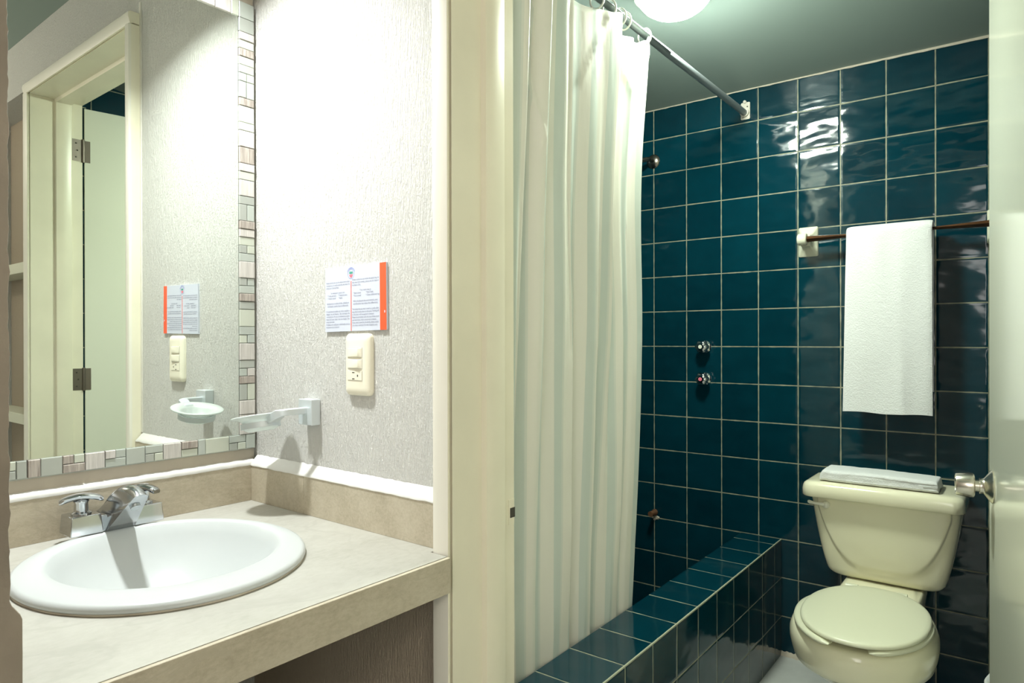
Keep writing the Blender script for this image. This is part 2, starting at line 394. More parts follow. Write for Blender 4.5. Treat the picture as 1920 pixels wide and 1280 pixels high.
# ------------------------------------------------------------------ door frame (vanity frame)
XJ, XR, ZH = -0.909, 0.030, 2.252
def jambset(bm, mi_c=0):
    # casing front, stepped inner edge
    for s, xj in ((-1, XJ), (1, XR)):
        def X(v): return xj + s * v
        prof = [(0.002, 0.948), (0.024, 0.942), (0.038, 0.944), (0.041, 0.951), (0.041, 0.982), (0.004, 0.982), (0.004, 0.957), (0.001, 0.952)]
        zt = ZH + 0.05
        prism(bm, prof, lambda p, y, z: (X(p), y, z), 0.0, ZH + 0.0)
        # jamb
        prism(bm, [(0.0, 0.958), (0.0, 1.046), (-0.011, 1.049), (-0.013, 1.055), (-0.013, 1.104), (-0.011, 1.108), (0.0, 1.108), (0.0, 1.152), (0.028, 1.152), (0.028, 0.981), (0.002, 0.981)],
              lambda p, y, z: (X(p), y, z), 0.0, ZH)
    # head
    prism(bm, [(0.002, 0.948), (0.024, 0.942), (0.038, 0.944), (0.041, 0.951), (0.041, 0.982), (0.004, 0.982), (0.004, 0.957), (0.001, 0.952)], lambda p, y, x: (x, y, ZH + p), XJ - 0.041, XR + 0.041)
    prism(bm, [(0.0, 0.958), (0.0, 1.046), (-0.013, 1.049), (-0.013, 1.106), (0.0, 1.108), (0.0, 1.152), (0.012, 1.152), (0.012, 0.958)], lambda p, y, x: (x, y, ZH + p), XJ, XR)
bm = B(); jambset(bm)
# flat white casing faces get their own paint
for f in bm.faces:
    c = f.calc_center_median()
    if c.y < 0.9475 and (f.normal.y != 0 or True): f.material_index = 1
o = struct('trim_2', bm, [M['cream'], M['casing']], van=True, ang=30)
# strike plate recess in the left jamb
bm = B(); box(bm, XJ - 0.001, XJ + 0.0012, 1.1330, 1.1515, 0.832, 0.885); obj('strike_plate', bm, M['cream'], o)
bm = B(); box(bm, XJ - 0.001, XJ + 0.0022, 1.1370, 1.1530, 0.846, 0.867); obj('latch_hole', bm, M['dark'], o)
# smooth plaster margin beside the left casing
bm = B(); box(bm, -0.960, -0.945, YP - 0.003, YP + 0.01, 0.93, 2.33); struct('trim_3', bm, M['plaster'], van=True, bevel=0.002)

# ------------------------------------------------------------------ door leaf, open into the bathroom
hx, hy = 0.034, 1.157
hw = VM @ Vector((hx, hy, 0)); fe = Vector((-0.0795, 2.130, 0))
dv = (fe - hw); L = dv.length; dv.normalize(); nv = Vector((dv.y, -dv.x, 0))   # nv points away from the toilet side
def dpt(s, t, z): p = hw + dv * s + nv * t; return (p.x, p.y, z)
bm = B(); prism(bm, [(0.004, 0.0), (L, 0.0), (L, 0.036), (0.004, 0.036)], lambda a_, b_, z: dpt(a_, b_, z), 0.012, 2.243)
door = struct('door_1', bm, M['door'], smooth=False, bevel=0.0015)
kc = Vector(dpt(L - 0.075, 0, 0.862)); kd = -nv
bm = B()
lathe(bm, [(0.0, 0.0), (0.040, 0.0), (0.0405, 0.003), (0.038, 0.006), (0.021, 0.018), (0.0195, 0.020), (0.0195, 0.028), (0.012, 0.029)], kc, kd, 48)
obj('knob_rose', bm, M['satin'], door)
bm = B()
lathe(bm, [(0.0, 0.026), (0.0150, 0.026), (0.0150, 0.038), (0.0275, 0.039), (0.0308, 0.042), (0.0312, 0.050), (0.0270, 0.076), (0.0260, 0.0785), (0.023, 0.0785), (0.022, 0.0765), (0.0, 0.0765)], kc, kd, 48)
obj('door_knob', bm, M['satin'], door)
for zc in (2.055, 1.062):
    bm = B()
    # frame leaf on the jamb, door leaf on the door edge, knuckle between
    a0 = VM @ Vector((XR - 0.0015, 1.112, 0)); a1 = VM @ Vector((XR - 0.0015, 1.153, 0))
    n2 = VM @ Vector((0.004, 0, 0))
    loft(bm, [[(a0.x, a0.y, zc - 0.047), (a1.x, a1.y, zc - 0.047), (a1.x + n2.x, a1.y, zc - 0.047), (a0.x + n2.x, a0.y, zc - 0.047)],
              [(a0.x, a0.y, zc + 0.047), (a1.x, a1.y, zc + 0.047), (a1.x + n2.x, a1.y, zc + 0.047), (a0.x + n2.x, a0.y, zc + 0.047)]])
    prism(bm, [(0.003, -0.002), (0.026, -0.002), (0.026, 0.001), (0.003, 0.001)], lambda p, q_, z: dpt(p, q_, z), zc - 0.047, zc + 0.047)
    k = Vector(dpt(-0.002, -0.006, zc)); lathe(bm, [(0, -0.05), (0.006, -0.05), (0.0065, -0.047), (0.0065, 0.047), (0.006, 0.05), (0, 0.05)], k, (0, 0, 1), 16)
    for dz in (-0.03, 0, 0.03):
        c = Vector((a0.x - 0.0005, (a0.y + a1.y) / 2 - 0.006 + (0.006 if dz == 0 else 0), zc + dz)); lathe(bm, [(0, 0.0), (0.0035, 0.0), (0.0025, 0.0015), (0, 0.0015)], c, (-1, 0, 0), 12, mi=1)
    obj('hinge', bm, [M['steel'], M['dark']], door, ang=30)

# ------------------------------------------------------------------ closet shelves
for zc, lab in ((1.551, 'cream painted closet shelf, upper of the two reflected at the mirror edge'), (0.886, 'cream painted closet shelf, lower of the two reflected at the mirror edge')):
    bm = B(); box(bm, 0.150, 0.80, 0.99, YP + 0.12, zc - 0.023, zc + 0.023)
    setp(obj('closet_shelf', bm, M['shelf'], None, van=True, bevel=0.002, smooth=False), lab, 'shelf', 'closet shelves')

# ================================================================== VANITY
ZC = 0.8127; XF = -0.897
t = thing('vanity_countertop', 'beige marble vanity countertop with backsplash, fitted under the mosaic mirror', 'countertop', (-1.3, 0.6, 0.74), van=True)
SC_, SA, SB, SANG = (-1.298, 0.594), 0.268, 0.243, R(-8.2)
def ell(c, a_, b_, t_):
    x = a_ * math.cos(t_); y = b_ * math.sin(t_)
    return (c[0] + x * math.cos(SANG) - y * math.sin(SANG), c[1] + x * math.sin(SANG) + y * math.cos(SANG))
bm = B(); NE = 128
x0, x1, y0, y1 = -1.630, -0.9065, 0.238, 0.9405
def rectpt(cx, cy, th):
    dx, dy = math.cos(th), math.sin(th); ks = []
    if dx > 1e-9: ks.append((x1 - cx) / dx)
    if dx < -1e-9: ks.append((x0 - cx) / dx)
    if dy > 1e-9: ks.append((y1 - cy) / dy)
    if dy < -1e-9: ks.append((y0 - cy) / dy)
    k = min(ks); return cx + k * dx, cy + k * dy
ths = sorted([k * 2 * math.pi / NE for k in range(NE)] + [math.atan2(yy - SC_[1], xx - SC_[0]) % (2 * math.pi) for xx in (x0, x1) for yy in (y0, y1)])
inn, out = [], []
for th in ths:
    out.append(rectpt(SC_[0], SC_[1], th))
    # point of the ellipse hole in direction th
    p = th - SANG; r = 1 / math.sqrt((math.cos(p) / (SA - 0.012)) ** 2 + (math.sin(p) / (SB - 0.012)) ** 2)
    inn.append((SC_[0] + r * math.cos(th), SC_[1] + r * math.sin(th)))
loft(bm, [[(x, y, ZC) for x, y in inn], [(x, y, ZC) for x, y in out], [(x, y, ZC - 0.03) for x, y in out], [(x, y, ZC - 0.03) for x, y in inn], [(x, y, ZC) for x, y in inn]], caps=False)
box(bm, -1.630, -0.951, 0.9405, 0.962, ZC - 0.03, ZC)
obj('slab', bm, M['counter'], t, ang=20)
bm = B(); box(bm, -0.9052, XF, 0.240, 0.9400, 0.745, ZC - 0.0003); obj('front_edge', bm, M['splash'], t, bevel=0.0012, smooth=False)
bm = B(); box(bm, -0.925, -0.9055, 0.240, 0.938, 0.745, ZC - 0.031); box(bm, -0.9067, -0.905, 0.240, 0.938, 0.76, ZC - 0.002); obj('core', bm, M['dark'], t, smooth=False)
# backsplash strips
bm = B(); box(bm, XM + 0.001, -1.630, 0.238, 0.975, ZC, 0.905); obj('backsplash', bm, M['splash'], t, bevel=0.0008, smooth=False)
bm = B()
for a_, b_ in ((-1.6295, -1.4005), (-1.3995, -0.9475)): box(bm, a_, b_, 0.960, YP - 0.0005, ZC, 0.9055)
obj('backsplash', bm, M['splash'], t, bevel=0.0008, smooth=False)
# caulk ledges
bm = B(); rows = []
for i in range(140):
    y = 0.24 + i * 0.73 / 139; j = 0.0014 * noise.noise(Vector((y * 45, 0, 0))); j2 = 0.0022 * max(0, noise.noise(Vector((y * 28, 7, 0))))
    rows.append([(XM + 0.0005, y, 0.9055), (-1.6290, y, 0.9045 + j * 0.6), (-1.6285, y, 0.909), (-1.6315, y, 0.9168 + j + j2), (XM + 0.0005, y, 0.921 + j)])
loft(bm, rows)
rows = []
for i in range(160):
    x = -1.632 + i * 0.676 / 159; j = 0.0016 * noise.noise(Vector((x * 30, 3, 0))); j2 = 0.002 * noise.noise(Vector((x * 50, 9, 0)))
    rows.append([(x, YP - 0.0005, 0.905), (x, 0.9585, 0.9035 + j), (x, 0.9585, 0.9075 + j * 0.5), (x, 0.968, 0.917 + j2), (x, YP - 0.0005, 0.929 + j2)])
loft(bm, rows)
obj('caulk_bead', bm, M['caulk'], t, ang=60)
bm = B(); box(bm, -0.9475, -0.9445, 0.950, YP, ZC, 0.925); obj('caulk_bead', bm, M['caulk'], t)
bm = B(); box(bm, XM, -0.951, YP - 0.003, YP + 0.01, 0.0, 0.785); struct('trim_7', bm, M['stucco_tan'], van=True, smooth=False)  # lower wall under the counter, toned tan unlike the stucco above
# tan plaster behind and under the mirror
bm = B(); box(bm, XM, -1.6415, 0.24, 0.975, 0.915, 2.14); struct('trim_4', bm, M['plaster_tan'], van=True, smooth=False)

# ------------------------------------------------------------------ mirror with mosaic frame
t = thing('mosaic_framed_mirror', 'large wall mirror framed with glass and stone mosaic pieces above the sink', 'mirror', (-1.64, 0.6, 0.948), van=True)
bm = B(); box(bm, -1.6410, -1.6350, 0.262, 0.9300, 0.985, 2.064); obj('mirror_glass', bm, M['mirror'], t, smooth=False, bevel=0.0008)
bm = B(); box(bm, -1.6412, -1.6385, 0.258, 0.9735, 0.946, 0.986, 5); box(bm, -1.6412, -1.6385, 0.929, 0.9735, 0.946, 2.104, 5); box(bm, -1.6412, -1.6385, 0.258, 0.9735, 2.062, 2.104, 5)
G = 0.0004
def piece(y0_, y1_, z0_, z1_, mi):
    x = -1.6325 + (random.uniform(0, 0.0012) if mi < 3 else random.uniform(0.0008, 0.003))
    g = G * (1 if mi < 3 else 1.7) + random.uniform(0, 0.0006)
    p0 = [(y0_ + g, z0_ + g), (y1_ - g, z0_ + g), (y1_ - g, z1_ - g), (y0_ + g, z1_ - g)]
    k = 0.0009
    p1 = [(y0_ + g + k, z0_ + g + k), (y1_ - g - k, z0_ + g + k), (y1_ - g - k, z1_ - g - k), (y0_ + g + k, z1_ - g - k)]
    loft(bm, [[(-1.6385, y, z) for y, z in p0], [(x - k, y, z) for y, z in p0], [(x, y, z) for y, z in p1]], mi=mi)
def module(y0_, y1_, z0_, z1_, kind, ms):
    ym, zm = (y0_ + y1_) / 2, (z0_ + z1_) / 2
    if kind == 'F': piece(y0_, y1_, z0_, z1_, ms[0])
    elif kind == 'V': piece(y0_, ym, z0_, z1_, ms[0]); piece(ym, y1_, z0_, z1_, ms[1])
    elif kind == 'H': piece(y0_, y1_, z0_, zm, ms[0]); piece(y0_, y1_, zm, z1_, ms[1])
    elif kind == 'Q': piece(y0_, y1_, z0_, zm, ms[0]); piece(y0_, ym, zm, z1_, ms[1]); piece(ym, y1_, zm, z1_, ms[2])
    elif kind == 'T': piece(y0_, y1_, zm, z1_, ms[0]); piece(y0_, ym, z0_, zm, ms[1]); piece(ym, y1_, z0_, zm, ms[2])
# 0 glass, 1 pale glass, 2 grey glass, 3 light stone, 4 brown stone
zb0, zb1 = 0.948, 0.9855
for a_, b_, kd_, ms in ((0.258, 0.301, 'F', (0,)), (0.301, 0.343, 'Q', (3, 1, 4)), (0.343, 0.385, 'F', (2,)), (0.385, 0.427, 'F', (3,)), (0.427, 0.4483, 'H', (2, 1)), (0.4483, 0.4674, 'F', (2,)), (0.4674, 0.4907, 'F', (4,)),
                        (0.4907, 0.5303, 'F', (2,)), (0.5303, 0.5727, 'Q', (4, 4, 1)), (0.5727, 0.6128, 'F', (3,)), (0.6128, 0.6558, 'Q', (0, 3, 0)), (0.6558, 0.6972, 'F', (0,)),
                        (0.6972, 0.738, 'T', (0, 2, 1)), (0.738, 0.7804, 'F', (3,)), (0.7804, 0.8207, 'H', (1, 4)), (0.8207, 0.8395, 'F', (0,)), (0.8395, 0.9019, 'F', (1,)), (0.9019, 0.9472, 'T', (0, 2, 1)), (0.9472, 0.9735, 'F', (0,))):
    module(a_, b_, zb0, zb1, kd_, ms)
right = [(0.9855, 0.998, 'F', (2,)), (0.998 - 0.0125, 0.9979, 'F', (2,))]
zs = [0.9855, 1.037, 1.0739, 1.1168, 1.1361, 1.1776, 1.2219, 1.2648, 1.309, 1.3298, 1.3505, 1.3906, 1.4335, 1.475]
kinds = [('F', (3,)), ('F', (3,)), ('V', (2, 1)), ('F', (4,)), ('T', (2, 0, 3)), ('F', (3,)), ('T', (0, 1, 0)), ('F', (1,)), ('F', (2,)), ('F', (4,)), ('Q', (0, 2, 0)), ('F', (3,)), ('Q', (0, 2, 1))]
while zs[-1] < 2.04:
    h = random.choice((0.0424, 0.0424, 0.0424, 0.0212)); zs.append(zs[-1] + h)
    kinds.append(random.choice([('F', (3,)), ('F', (1,)), ('Q', (0, 3, 1)), ('T', (2, 0, 1)), ('V', (2, 0)), ('F', (0,)), ('F', (4,)), ('H', (1, 3))]) if h > 0.03 else random.choice([('F', (4,)), ('F', (1,)), ('F', (2,))]))
zs[-1] = 2.062
for i, (kd_, ms) in enumerate(kinds): module(0.9305, 0.9735, zs[i], zs[i + 1], kd_, ms)
y = 0.9735; i = 0
while y > 0.28:
    wd = random.choice((0.0424, 0.0424, 0.0212)) ; y2 = max(0.258, y - wd)
    kd_, ms = random.choice([('F', (3,)), ('F', (1,)), ('Q', (0, 3, 1)), ('H', (3, 1)), ('F', (2,)), ('F', (0,))]) if wd > 0.03 else ('F', (random.choice((0, 1, 4)),))
    module(y2, y, 2.062, 2.104, kd_, ms); y = y2
obj('mosaic_frame', bm, [M['mg1'], M['mg2'], M['mg3'], M['ms1'], M['ms2'], M['msb']], t, smooth=False)

# wall light above the mirror (just out of the picture; it lights the alcove)
t = thing('vanity_light', 'round chrome downlight on a short wall arm above the mosaic mirror', 'lamp', (-1.645, 0.58, 2.30), van=True)
bm = B(); box(bm, -1.645, -1.635, 0.53, 0.63, 2.26, 2.36); obj('back_plate', bm, M['chrome'], t, bevel=0.003, smooth=False)
bm = B(); tube(bm, [(-1.636, 0.58, 2.32), (-1.51, 0.58, 2.32)], 0.012); obj('arm', bm, M['chrome'], t)
bm = B(); lathe(bm, [(0, 0.075), (0.06, 0.075), (0.070, 0.065), (0.078, 0.0), (0.075, 0.0), (0.067, 0.06), (0, 0.06)], (-1.45, 0.58, 2.262), (0, 0, 1), 40); obj('lamp_shade', bm, M['chrome'], t)
bm = B(); lathe(bm, [(0, 0.012), (0.070, 0.012), (0.070, 0.018), (0, 0.018)], (-1.45, 0.58, 2.262), (0, 0, 1), 40); obj('diffuser', bm, M['casing'], t)

# ------------------------------------------------------------------ sink
t = thing('sink', 'white porcelain drop-in oval washbasin set in the beige countertop', 'sink', (SC_[0], SC_[1], ZC), van=True)
bm = B(); IC = (-1.326, 0.609); IA, IB = 0.2165, 0.1975
secs = [(SC_, SA - 0.034, SB - 0.034, ZC - 0.016), (SC_, SA - 0.012, SB - 0.012, ZC + 0.003), (SC_, SA - 0.002, SB - 0.002, ZC + 0.0035), (SC_, SA, SB, ZC + 0.0055), (SC_, SA - 0.0005, SB - 0.0005, ZC + 0.0105), (SC_, SA - 0.003, SB - 0.003, ZC + 0.0145),
        (SC_, SA - 0.008, SB - 0.008, ZC + 0.0168)]
def mixc(k): return (SC_[0] + (IC[0] - SC_[0]) * k, SC_[1] + (IC[1] - SC_[1]) * k)
secs += [(mixc(0.85), IA + 0.007, IB + 0.007, ZC + 0.0170), (mixc(0.95), IA + 0.002, IB + 0.002, ZC + 0.0158), (IC, IA - 0.003, IB - 0.003, ZC + 0.0125)]
for k in range(1, 25):
    q_ = k / 24                      # 0 rim, 1 drain: a bowl whose wall leans in at about fifty degrees
    r = 1 - q_; d = 0.150 * (1 - r ** 2.1) ** 0.85
    secs.append((IC, max(0.012, (IA - 0.006) * r ** 0.92), max(0.012, (IB - 0.006) * r ** 0.92), ZC + 0.010 - d))
loft(bm, [[(*ell(c, a_, b_, k * 2 * math.pi / 128), z) for k in range(128)] for c, a_, b_, z in secs], caps=False)
obj('basin', bm, M['porcelain'], t, ang=180)
bm = B(); rings = []
for dd, zz in ((0.013, 0.0), (0.0015, 0.0), (0.0008, 0.002), (0.0025, 0.0042), (0.013, 0.0042)):
    rings.append([(*ell(SC_, SA - dd + 0.0006 * math.sin(k * 0.9), SB - dd + 0.0006 * math.sin(k * 0.9), k * 2 * math.pi / 128), ZC + zz) for k in range(128)])
loft(bm, rings, caps=False); obj('rim_bead', bm, M['plaster_tan'], t, ang=180, label='tan bead under the rim')  # thin tan ring along the underside of the rim
bm = B(); lathe(bm, [(0, 0.006), (0.018, 0.006), (0.024, 0.004), (0.026, 0.0), (0.026, -0.02), (0, -0.02)], (IC[0], IC[1], ZC - 0.1405), (0, 0, 1), 32); obj('drain', bm, M['chrome'], t)

# ------------------------------------------------------------------ faucet
ZF = 0.8315
t = thing('faucet', 'chrome two-handle centerset faucet standing behind the white sink', 'faucet', (-1.575, 0.606, ZF), van=True)
FX0, FX1 = -1.603, -1.540
for y0_, y1_ in ((0.514, 0.575), (0.636, 0.698)):
    bm = B()
    loft(bm, [[(FX0, y0_, ZF), (FX1, y0_, ZF), (FX1, y1_, ZF), (FX0, y1_, ZF)], [(FX0 + 0.002, y0_ + 0.003, ZF + 0.039), (FX1 - 0.004, y0_ + 0.003, ZF + 0.039), (FX1 - 0.004, y1_ - 0.003, ZF + 0.039), (FX0 + 0.002, y1_ - 0.003, ZF + 0.039)]])
    obj('base_block', bm, M['chrome'], t, bevel=0.0018, bseg=3)
bm = B(); box(bm, FX0 + 0.003, FX1 - 0.004, 0.570, 0.640, ZF, ZF + 0.034); obj('bridge', bm, M['chrome'], t, bevel=0.002)
# spout: rounded top, flat slanting underside reaching out over the basin
bm = B(); rings = []
YC = 0.606
SP = [(-1.598, 0.833, 0), (-1.5365, 0.833, 0), (-1.505, 0.8585, 0), (-1.474, 0.8845, 0), (-1.4435, 0.909, 0), (-1.4405, 0.9165, 0.4), (-1.4500, 0.9245, 0.8), (-1.4680, 0.9300, 1), (-1.4900, 0.9310, 1), (-1.5120, 0.9265, 1), (-1.5350, 0.9150, 1), (-1.5600, 0.8960, 1), (-1.5850, 0.8780, 0.8), (-1.600, 0.8650, 0.2)]
for s_ in (-1, -0.97, -0.86, -0.66, -0.36, 0, 0.36, 0.66, 0.86, 0.97, 1):
    ring = []
    for x, z, tp in SP:
        k = max(0, min(1, (x + 1.5365) / 0.096)); wd = 0.0285 - 0.0135 * k
        yy = YC + (s_ * wd) * (1 - 0.16 * tp) + 0.0005
        ring.append((x, yy, z - 0.011 * tp * abs(s_) ** 3))
    rings.append(ring)
loft(bm, rings); obj('spout', bm, M['chrome_soft'], t, ang=55)
bm = B(); lathe(bm, [(0, 0), (0.010, 0), (0.010, 0.006), (0, 0.006)], (-1.466, YC, ZF + 0.060), (0.78, 0, -1), 24); obj('aerator', bm, M['alu'], t)
def handle(yc, ang, nm='handle'):
    bm = B(); c = Vector((-1.572, yc, ZF + 0.039))
    lathe(bm, [(0, 0), (0.019, 0), (0.019, 0.003), (0.0135, 0.006), (0.013, 0.022), (0.015, 0.027), (0.010, 0.031), (0, 0.031)], c, (0, 0, 1), 32)
    h = obj(nm, bm, M['chrome'], t)
    bm = B(); rings = []
    d = Vector((math.cos(ang), math.sin(ang), 0)); s = Vector((-d.y, d.x, 0))
    for k in range(17):
        q_ = -1 + k / 8; aq = abs(q_)
        wdt = 0.0125 * (1 - 0.12 * aq) * (0.78 if aq > 0.97 else 1); zz = c.z + 0.036 - 0.009 * q_ * q_; th = 0.0055 if aq < 0.95 else 0.004
        p = c + d * (0.039 * q_); rings.append([(p + s * wdt * cc).to_2d().to_3d() + Vector((0, 0, zz + th * ss)) for cc, ss in ((-1, -0.4), (-0.7, -1), (0.7, -1), (1, -0.4), (1, 0.4), (0.6, 1), (-0.6, 1), (-1, 0.4))])
    loft(bm, rings); obj('lever', bm, M['chrome'], h, ang=50)
handle(0.5445, R(74)); handle(0.667, R(20))

# ------------------------------------------------------------------ soap dish
t = thing('soap_dish', 'round frosted glass soap dish on a pale metal arm fixed to the stucco wall', 'soap dish', (-1.385, YP, 1.058), van=True)
bm = B(); box(bm, -1.412, -1.359, 0.955, YP, 1.0275, 1.0885); obj('wall_plate', bm, M['aluplastic'], t, bevel=0.0015, smooth=False)
bm = B(); DC = (-1.482, 0.897); zr = 1.036
path = [(-1.387, 0.957, 1.062), (-1.387, 0.920, 1.062), (-1.389, 0.910, 1.0620), (-1.395, 0.902, 1.0605), (-1.403, 0.898, 1.058), (-1.412, 0.897, 1.053), (-1.424, 0.897, 1.048), (-1.436, 0.897, 1.044)]
rings = []
for i, p in enumerate(path):
    p = Vector(p); d = (Vector(path[min(i + 1, 7)]) - Vector(path[max(i - 1, 0)])).normalized(); s = d.cross(Vector((0, 0, 1))).normalized(); u = s.cross(d)
    kk = 1.0 if i < 4 else 1.35
    rings.append([p + s * a_ * kk + u * b_ * kk for a_, b_ in ((-0.009, -0.0075), (0.009, -0.0075), (0.009, 0.0075), (-0.009, 0.0075))])
loft(bm, rings); obj('arm', bm, M['aluplastic'], t, ang=50, bevel=0.002)
# the ring and the glass sag toward the mirror
TILT = Matrix.Translation((-1.43, 0.897, 1.044)) @ Matrix.Rotation(R(-11), 4, 'Y') @ Matrix.Translation((1.43, -0.897, -1.044))
bm = B(); prof = [(0.042, zr - 0.007), (0.046, zr - 0.007), (0.046, zr + 0.006), (0.042, zr + 0.006), (0.042, zr - 0.007)]
loft(bm, [[(DC[0] + r * math.cos(k * math.pi / 32), DC[1] + r * math.sin(k * math.pi / 32), z) for k in range(64)] for r, z in prof], caps=False)
bmesh.ops.transform(bm, matrix=TILT, verts=bm.verts)
obj('ring', bm, M['aluplastic'], t, ang=30)
bm = B()
lathe(bm, [(0, -0.017), (0.030, -0.017), (0.039, -0.012), (0.041, 0.006), (0.050, 0.012), (0.064, 0.015), (0.066, 0.0175), (0.064, 0.0195), (0.050, 0.0165), (0.038, 0.010), (0.034, -0.008), (0.012, -0.012), (0, -0.0115)], (DC[0], DC[1], zr + 0.003), (0, 0, 1), 64)
bmesh.ops.transform(bm, matrix=TILT, verts=bm.verts)
obj('glass_bowl', bm, M['frost'], t, ang=180)

# ------------------------------------------------------------------ switch plate
t = thing('switch_plate', 'ivory switch plate with two rockers and a socket, below the notice', 'light switch', (-1.208, YP, 1.1745), van=True)
px0, px1, pz0, pz1 = -1.252, -1.1655, 1.1050, 1.2440
pc = ((px0 + px1) / 2, (pz0 + pz1) / 2); pw, ph = px1 - px0, pz1 - pz0
bm = B(); rings = []
for ins, yy in ((0, YP), (0, YP - 0.006), (0.002, YP - 0.0095), (0.007, YP - 0.0125), (0.016, YP - 0.0138)):
    rings.append([(pc[0] + a_, yy, pc[1] + b_) for a_, b_ in rrect(pw - 2 * ins, ph - 2 * ins, 0.012 - ins * 0.45)])
loft(bm, rings); obj('plate', bm, M['ivory'], t, ang=50)
mx0, mx1 = pc[0] - 0.029, pc[0] + 0.020
for zc in (pc[1] + 0.0265, pc[1] + 0.0015):
    bm = B(); box(bm, mx0 - 0.001, mx1 + 0.001, YP - 0.0142, YP - 0.012, zc - 0.0115, zc + 0.0115); g = obj('switch_surround', bm, M['dark'] if False else M['bracket'], t, smooth=False)
    bm = B(); loft(bm, [[(mx0, YP - 0.0135, zc - 0.0105), (mx1, YP - 0.0135, zc - 0.0105), (mx1, YP - 0.0135, zc + 0.0105), (mx0, YP - 0.0135, zc + 0.0105)],
                        [(mx0 + 0.0005, YP - 0.0155, zc - 0.0095), (mx1 - 0.009, YP - 0.0195, zc - 0.0085), (mx1 - 0.009, YP - 0.0195, zc + 0.0100), (mx0 + 0.0005, YP - 0.0155, zc + 0.0100)]])
    obj('rocker', bm, M['ivory'], t, bevel=0.0008)
zc = pc[1] - 0.0245
bm = B(); box(bm, mx0 - 0.001, mx1 + 0.001, YP - 0.0141, YP - 0.012, zc - 0.0115, zc + 0.0115); obj('socket_surround', bm, M['bracket'], t, smooth=False)
bm = B(); box(bm, mx0, mx1, YP - 0.0150, YP - 0.013, zc - 0.0105, zc + 0.0105); so = obj('socket', bm, M['ivory'], t, bevel=0.0005, smooth=False)
bm = B(); box(bm, mx0 + 0.016, mx0 + 0.024, YP - 0.0153, YP - 0.0148, zc + 0.0055, zc + 0.0075); box(bm, mx0 + 0.016, mx0 + 0.024, YP - 0.0153, YP - 0.0148, zc - 0.0085, zc - 0.0065); box(bm, mx0 + 0.033, mx0 + 0.0365, YP - 0.0153, YP - 0.0148, zc - 0.0025, zc + 0.002)
obj('socket_slots', bm, M['dark'], so, smooth=False)

# ------------------------------------------------------------------ notice
NY = 0.9755
t = thing('bilingual_notice', 'white printed notice with red right edge and round emblem, above the switch plate', 'notice', (-1.226, NY, 1.327), van=True)
TL, TR, BR_, BL = Vector((-1.333, 1.394)), Vector((-1.1195, 1.3972)), Vector((-1.1180, 1.2512)), Vector((-1.3335, 1.2480))
def nq(u, v): a_ = TL.lerp(TR, u); b_ = BL.lerp(BR_, u); return b_.lerp(a_, v)
def nbox(bm, u0, u1, v0, v1, ya, yb_, mi=0):
    c = [nq(u0, v0), nq(u1, v0), nq(u1, v1), nq(u0, v1)]
    loft(bm, [[(p.x, ya, p.y) for p in c], [(p.x, yb_, p.y) for p in c]], mi=mi)
bm = B(); nbox(bm, 0, 1, 0, 1, YP + 0.001, NY); obj('sheet', bm, M['paper'], t, smooth=False)
bm = B(); nbox(bm, 0.905, 1, 0, 1, NY, NY - 0.0006); obj('red_stripe', bm, M['red'], t, smooth=False, label='orange-red stripe down the right edge')
bm = B(); nbox(bm, 0.441, 0.449, 0.005, 0.775, NY, NY - 0.0005); obj('divider_line', bm, M['red'], t, smooth=False)
bm = B(); nbox(bm, 0.972, 0.985, 0.255, 0.29, NY - 0.0005, NY - 0.001); obj('paint_chip', bm, M['paper'], t, smooth=False)
bm = B(); EC = nq(0.445, 0.885)
for r0, r1, mi in ((0.0105, 0.0112, 0), (0.0128, 0.0150, 0)):
    a0, a1 = (0, 360) if r1 < 0.012 else (20, 160)
    ks = [R(a0 + (a1 - a0) * k / 40) for k in range(41)]
    for k in range(40):
        if r1 > 0.012 and k % 2: continue
        vs = [bm.verts.new((EC.x + r * math.cos(x), NY - 0.0005, EC.y + r * math.sin(x))) for r, x in ((r0, ks[k]), (r1, ks[k]), (r1, ks[k + 1]), (r0, ks[k + 1]))]
        bm.faces.new(vs).material_index = mi
loft(bm, [[(EC.x - 0.006 + 0.0006 * k, NY - 0.0004, EC.y + 0.0005) for k in range(21)], [(EC.x - 0.006 + 0.0006 * k, NY - 0.0004, EC.y + 0.003 + 0.0035 * abs(math.sin(k * 0.62))) for k in range(21)]], closed=False, mi=1)
loft(bm, [[(EC.x - 0.006 + 0.0006 * k, NY - 0.0004, EC.y - 0.0012) for k in range(21)], [(EC.x - 0.006 + 0.0006 * k, NY - 0.0004, EC.y - 0.0012 - 0.007 * math.sqrt(max(0, 1 - ((k - 10) / 10) ** 2))) for k in range(21)]], closed=False, mi=2)
obj('emblem', bm, [M['blue'], M['green'], M['pink']], t, smooth=False)
def text(name, s, x, z, size, parent, width=None, align='LEFT', sp=1.35):
    cu = bpy.data.curves.new('txt', 'FONT'); cu.body = s; cu.size = size; cu.align_x = align; cu.space_line = sp
    ob = bpy.data.objects.new('txt', cu); sc.collection.objects.link(ob)
    bpy.context.view_layer.update()
    me = bpy.data.meshes.new_from_object(ob.evaluated_get(bpy.context.evaluated_depsgraph_get()))
    bpy.data.objects.remove(ob); bpy.data.curves.remove(cu)
    b2 = bmesh.new(); b2.from_mesh(me); bpy.data.meshes.remove(me)
    k = 1.0
    if width:
        xs = [v.co.x for v in b2.verts]; wd = max(xs) - min(xs); k = width / wd
    for v in b2.verts: v.co = Vector((x + v.co.x * k, NY - 0.0006, z + v.co.y + (x + v.co.x * k + 1.226) * 0.015))
    return b2
def join(bms):
    tot = bmesh.new()
    for b2 in bms:
        me = bpy.data.meshes.new('x'); b2.to_mesh(me); b2.free(); tot.from_mesh(me); bpy.data.meshes.remove(me)
    return tot
